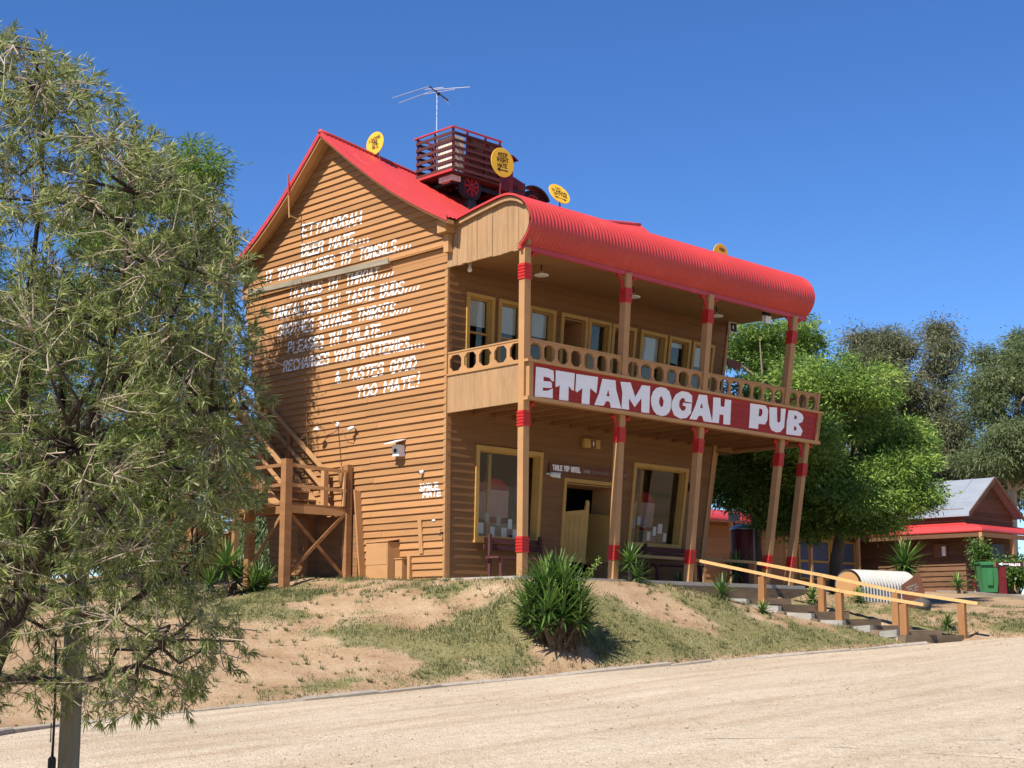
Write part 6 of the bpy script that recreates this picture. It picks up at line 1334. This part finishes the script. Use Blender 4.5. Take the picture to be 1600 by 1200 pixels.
# left of the pub
tree('pepper_tree', 'bright green tree standing behind the near shrub at the back of the gable', gb(235, 31.5), [LB(300, 300, 31.3, 62, 80), LB(225, 290, 31.5, 70, 80), LB(312, 400, 31.5, 45, 80), LB(270, 430, 31.5, 90, 110), LB(180, 420, 31.5, 90, 120), LB(280, 570, 31.6, 75, 90), LB(325, 560, 31.4, 42, 80), LB(210, 600, 31.8, 90, 100), LB(120, 520, 32, 90, 130), LB(60, 640, 32, 110, 150), LB(-20, 480, 33, 110, 160), LB(200, 760, 31.5, 110, 90), LB(60, 800, 32, 120, 90)],
     1900, 52, .15, .030, .28, 'lime', 59, trunk_r=.2, shell=.45, limbs=16, droop=.3)
tree('gum_tree', 'gum tree far behind the near shrub on the left', gb(60, 58), [LB(60, 700, 58, 140, 120), LB(200, 780, 60, 100, 70), LB(-60, 640, 58, 120, 160), LB(300, 800, 62, 90, 60)], 420, 42, .30, .06, .6, 'gumleaf2', 61, 'gum', .25, 'gum trees behind the shed', .4, .45, 10)
tree('gum_tree', 'gum tree behind the back corner of the pub', gb(420, 52), [LB(400, 870, 48, 90, 60), LB(330, 890, 48, 80, 40), LB(430, 830, 49, 60, 60), LB(300, 840, 50, 90, 70), LB(200, 850, 50, 90, 70), LB(100, 850, 50, 90, 70), LB(0, 850, 50, 90, 70), LB(400, 740, 52, 90, 70), LB(340, 700, 62, 70, 80), LB(250, 720, 64, 90, 80)], 1500, 50, .24, .065, .5, 'gumleaf2', 63, 'gum', .22, 'gum trees behind the shed', .4, .45, 8)
# hedge by the signpost
def hedge(name, lab, lobes, n, per, leaf, wid, m, seed, base):
    V, Fc, rn, cc = crown(lobes, n, per, leaf, wid, .22, seed, 0, .5); h = root(name, lab, 'shrub', base); link('foliage', npmesh('foliage', V-base, Fc, False, {'rnd': rn}), MT[m], h)
    mb = MB(); r = np.random.default_rng(seed)
    for i in r.choice(len(cc), 9, replace=False): mb.tube([base-np.array((0, 0, .1)), (base+cc[i])/2, cc[i]], [.03, .02, .008], 6)
    mb.build('stems', 'bark', h); return h
hedge('hedge_shrub', 'rounded glossy hedge shrub behind the red brown signpost', [LB(1580, 895, 49, 40, 26), LB(1625, 890, 49, 40, 30), LB(1550, 905, 50, 26, 22)], 230, 44, .11, .06, 'hedge', 71, gb(1590, 49))
hedge('porch_shrub', 'narrow upright shrub growing by the shed porch post', [LB(1532, 860, 51, 10, 24), LB(1536, 885, 51, 12, 16)], 60, 40, .10, .05, 'hedge', 73, gb(1533, 51))

# ------------------------------------------------------------------ near shrub (narrow leaves, pale twigs) and the round post in front of it
DN = 9.
sb0 = at(-70, 1240, DN); sb0[2] = float(road_z(sb0[None, :2])[0]); k_ = DN/F_PX
ns_ = root('willow_leaf_shrub', 'large overhanging shrub with narrow olive leaves and pale bare twigs', 'shrub', sb0)
r = np.random.default_rng(101); ctr = at(-40, 600, DN); KS = DN/11.
def edge_px(py): return np.interp(py, [20, 60, 120, 160, 220, 280, 340, 420, 480, 560, 620, 690, 740, 790, 830, 870, 920, 960, 1010, 1060, 1120, 1150], [20, 75, 165, 205, 285, 335, 372, 415, 425, 418, 425, 440, 432, 428, 395, 330, 340, 385, 400, 375, 330, 150])
tips = []
while len(tips) < 4500:
    px, py = r.uniform(-420, 450), r.uniform(40, 1130); e = edge_px(py); x = (px+40)/(e+40) if px > -40 else -(px+40)/400
    fz = abs(r.normal(0, 34)); spr = r.uniform() < .05
    if px > (e+r.uniform(0, 22) if spr else e-fz): continue
    hw = 1.2*math.sqrt(max(0, 1-min(1, abs(x))**2))*math.sqrt(max(.05, 1-((py-590)/640)**2))
    if r.uniform() > (.6+.4*abs(x))*(1 if py < 940 else .5): continue
    dp = DN+r.uniform(-1, 1)*hw; tips.append((px, py, dp))
tips = np.array([at(*t) for t in tips])
limb_px = [(x, y, d_*DN/11.) for x, y, d_ in ((70, 150, 11.2), (210, 300, 10.8), (300, 420, 11.3), (330, 640, 10.7), (300, 880, 11.2), (250, 1010, 10.8), (90, 450, 11.6), (120, 700, 10.4), (-150, 300, 11), (-200, 700, 11), (30, 900, 11.3), (160, 560, 11))]
nodes = []; mb1 = MB()
fork = at(30, 925, DN)
mb1.tube([sb0-np.array((0, 0, .2)), at(-40, 1080, DN), fork], [.12, .105, .085], 10)
fork2 = at(-130, 900, DN); mb1.tube([sb0, at(-110, 1080, DN), fork2], [.10, .08, .06], 8)
for px, py, dp in limb_px:
    e = at(px, py, dp); s = fork if px > -60 else fork2; 
    if py > 950: s = at(-30, 1060, DN)
    md = (s+e)/2+r.normal(0, .12, 3)+np.array((0, 0, .18 if py < 850 else -.1)); P = [s, s*.6+md*.4, md, md*.45+e*.55+r.normal(0, .05, 3), e]; mb1.tube(P, [.036, .029, .022, .015, .008], 7)
    for f in np.linspace(.15, 1, 12):
        i = f*4; j = min(int(i), 3); nodes.append(P[j]*(1-(i-j))+P[j+1]*(i-j))
mb1.build('trunk', 'darkbark', ns_, True)
nodes = np.array(nodes); sec = []; mb2 = MB()
for t in tips[r.choice(len(tips), 260, replace=False)]:
    d_ = np.linalg.norm(nodes-t, axis=1)+np.where(nodes[:, 2] > t[2]+.3, .6, 0); s = nodes[np.argmin(d_)]; md = (s+t)/2+r.normal(0, .07, 3); P = [s, md, t]; mb2.tube(P, [.014, .009, .005], 5)
    for f in (.3, .5, .7, .85, 1.): sec.append(s*(1-f)**2+2*md*f*(1-f)+t*f*f)
mb2.build('branches', 'darkbark', ns_, True)
sec = np.vstack([np.array(sec), nodes]); mb3 = MB(); LBs, LDs = [], []
for t in tips:
    d_ = np.linalg.norm(sec-t, axis=1); s = sec[np.argmin(d_+r.uniform(0, .12, len(sec)))]; v = t-s; ln = np.linalg.norm(v)
    if ln < .12: s = t-(v/(ln+1e-6)+r.normal(0, .5, 3))*.18; v = t-s; ln = np.linalg.norm(v)
    if ln > .6: s = t-v/ln*.6; v = t-s; ln = .6
    md = (s+t)/2+r.normal(0, .03+.03*ln, 3); mb3.tube([s, md, t], [.0042, .0032, .0019], 4, False)
    if r.uniform() < .07: continue
    nl_ = r.integers(22, 42); f = 1-np.abs(r.normal(0, .28, nl_)).clip(0, .85); f = np.where(r.uniform(size=nl_) < .35, 1., f)
    B = s*((1-f)**2)[:, None]+2*md*(f*(1-f))[:, None]+t*(f*f)[:, None]; dv = v/ln
    D = dv*.75+r.normal(0, .62, (nl_, 3))+np.array((0, 0, .12 if t[2] > 0 else -.25)); D /= np.linalg.norm(D, axis=1)[:, None]; LBs.append(B); LDs.append(D)
mb3.build('twigs', 'twig', ns_, True)
B = np.vstack(LBs); D = np.vstack(LDs); N = len(B)
V, Fc, rn = leaf_mesh(B, D, r.uniform(.045, .092, N), r.uniform(.0068, .011, N), np.clip(r.normal(.42, .24, N), 0, 1), seed=9, fold=.5)
o = link('foliage', npmesh('foliage', V-sb0, Fc, False, {'rnd': rn}), MT['willow'], ns_); o['kind'] = 'stuff'
c = at(106, 1215, 9.7); zr = float(road_z(c[None, :2])[0]); ptop = at(106, 850, 9.7)
pw = root('round_timber_post', 'weathered round timber post under the near shrub', 'post', (c[0], c[1], zr)); MB().tube([(c[0], c[1], zr-.2), (c[0], c[1], ptop[2]*.5+zr*.5), (c[0], c[1], ptop[2])], [.070, .068, .067], 18).build('shaft', 'postwood', pw, True)
q = [at(87, 1000, 9.6), at(86, 1100, 9.6), at(83, 1160, 9.6), at(81, 1192, 9.6)]; MB().tube(q, [.008, .008, .008, .010], 8).build('hose', 'black', pw, True); MB().lathe([(.016, -.05), (.026, -.035), (.026, .025), (.015, .04)], q[-1], (0, 0, 1), 12).build('hose_end', 'black', pw); MB().tube([at(80, 1130, 9.6), at(79, 1160, 9.6)], .004, 5).build('wire', 'darkmetal', pw)
print('objects', len(bpy.data.objects), 'tris', sum(len(p.data.polygons) for p in bpy.data.objects if p.type == 'MESH'))
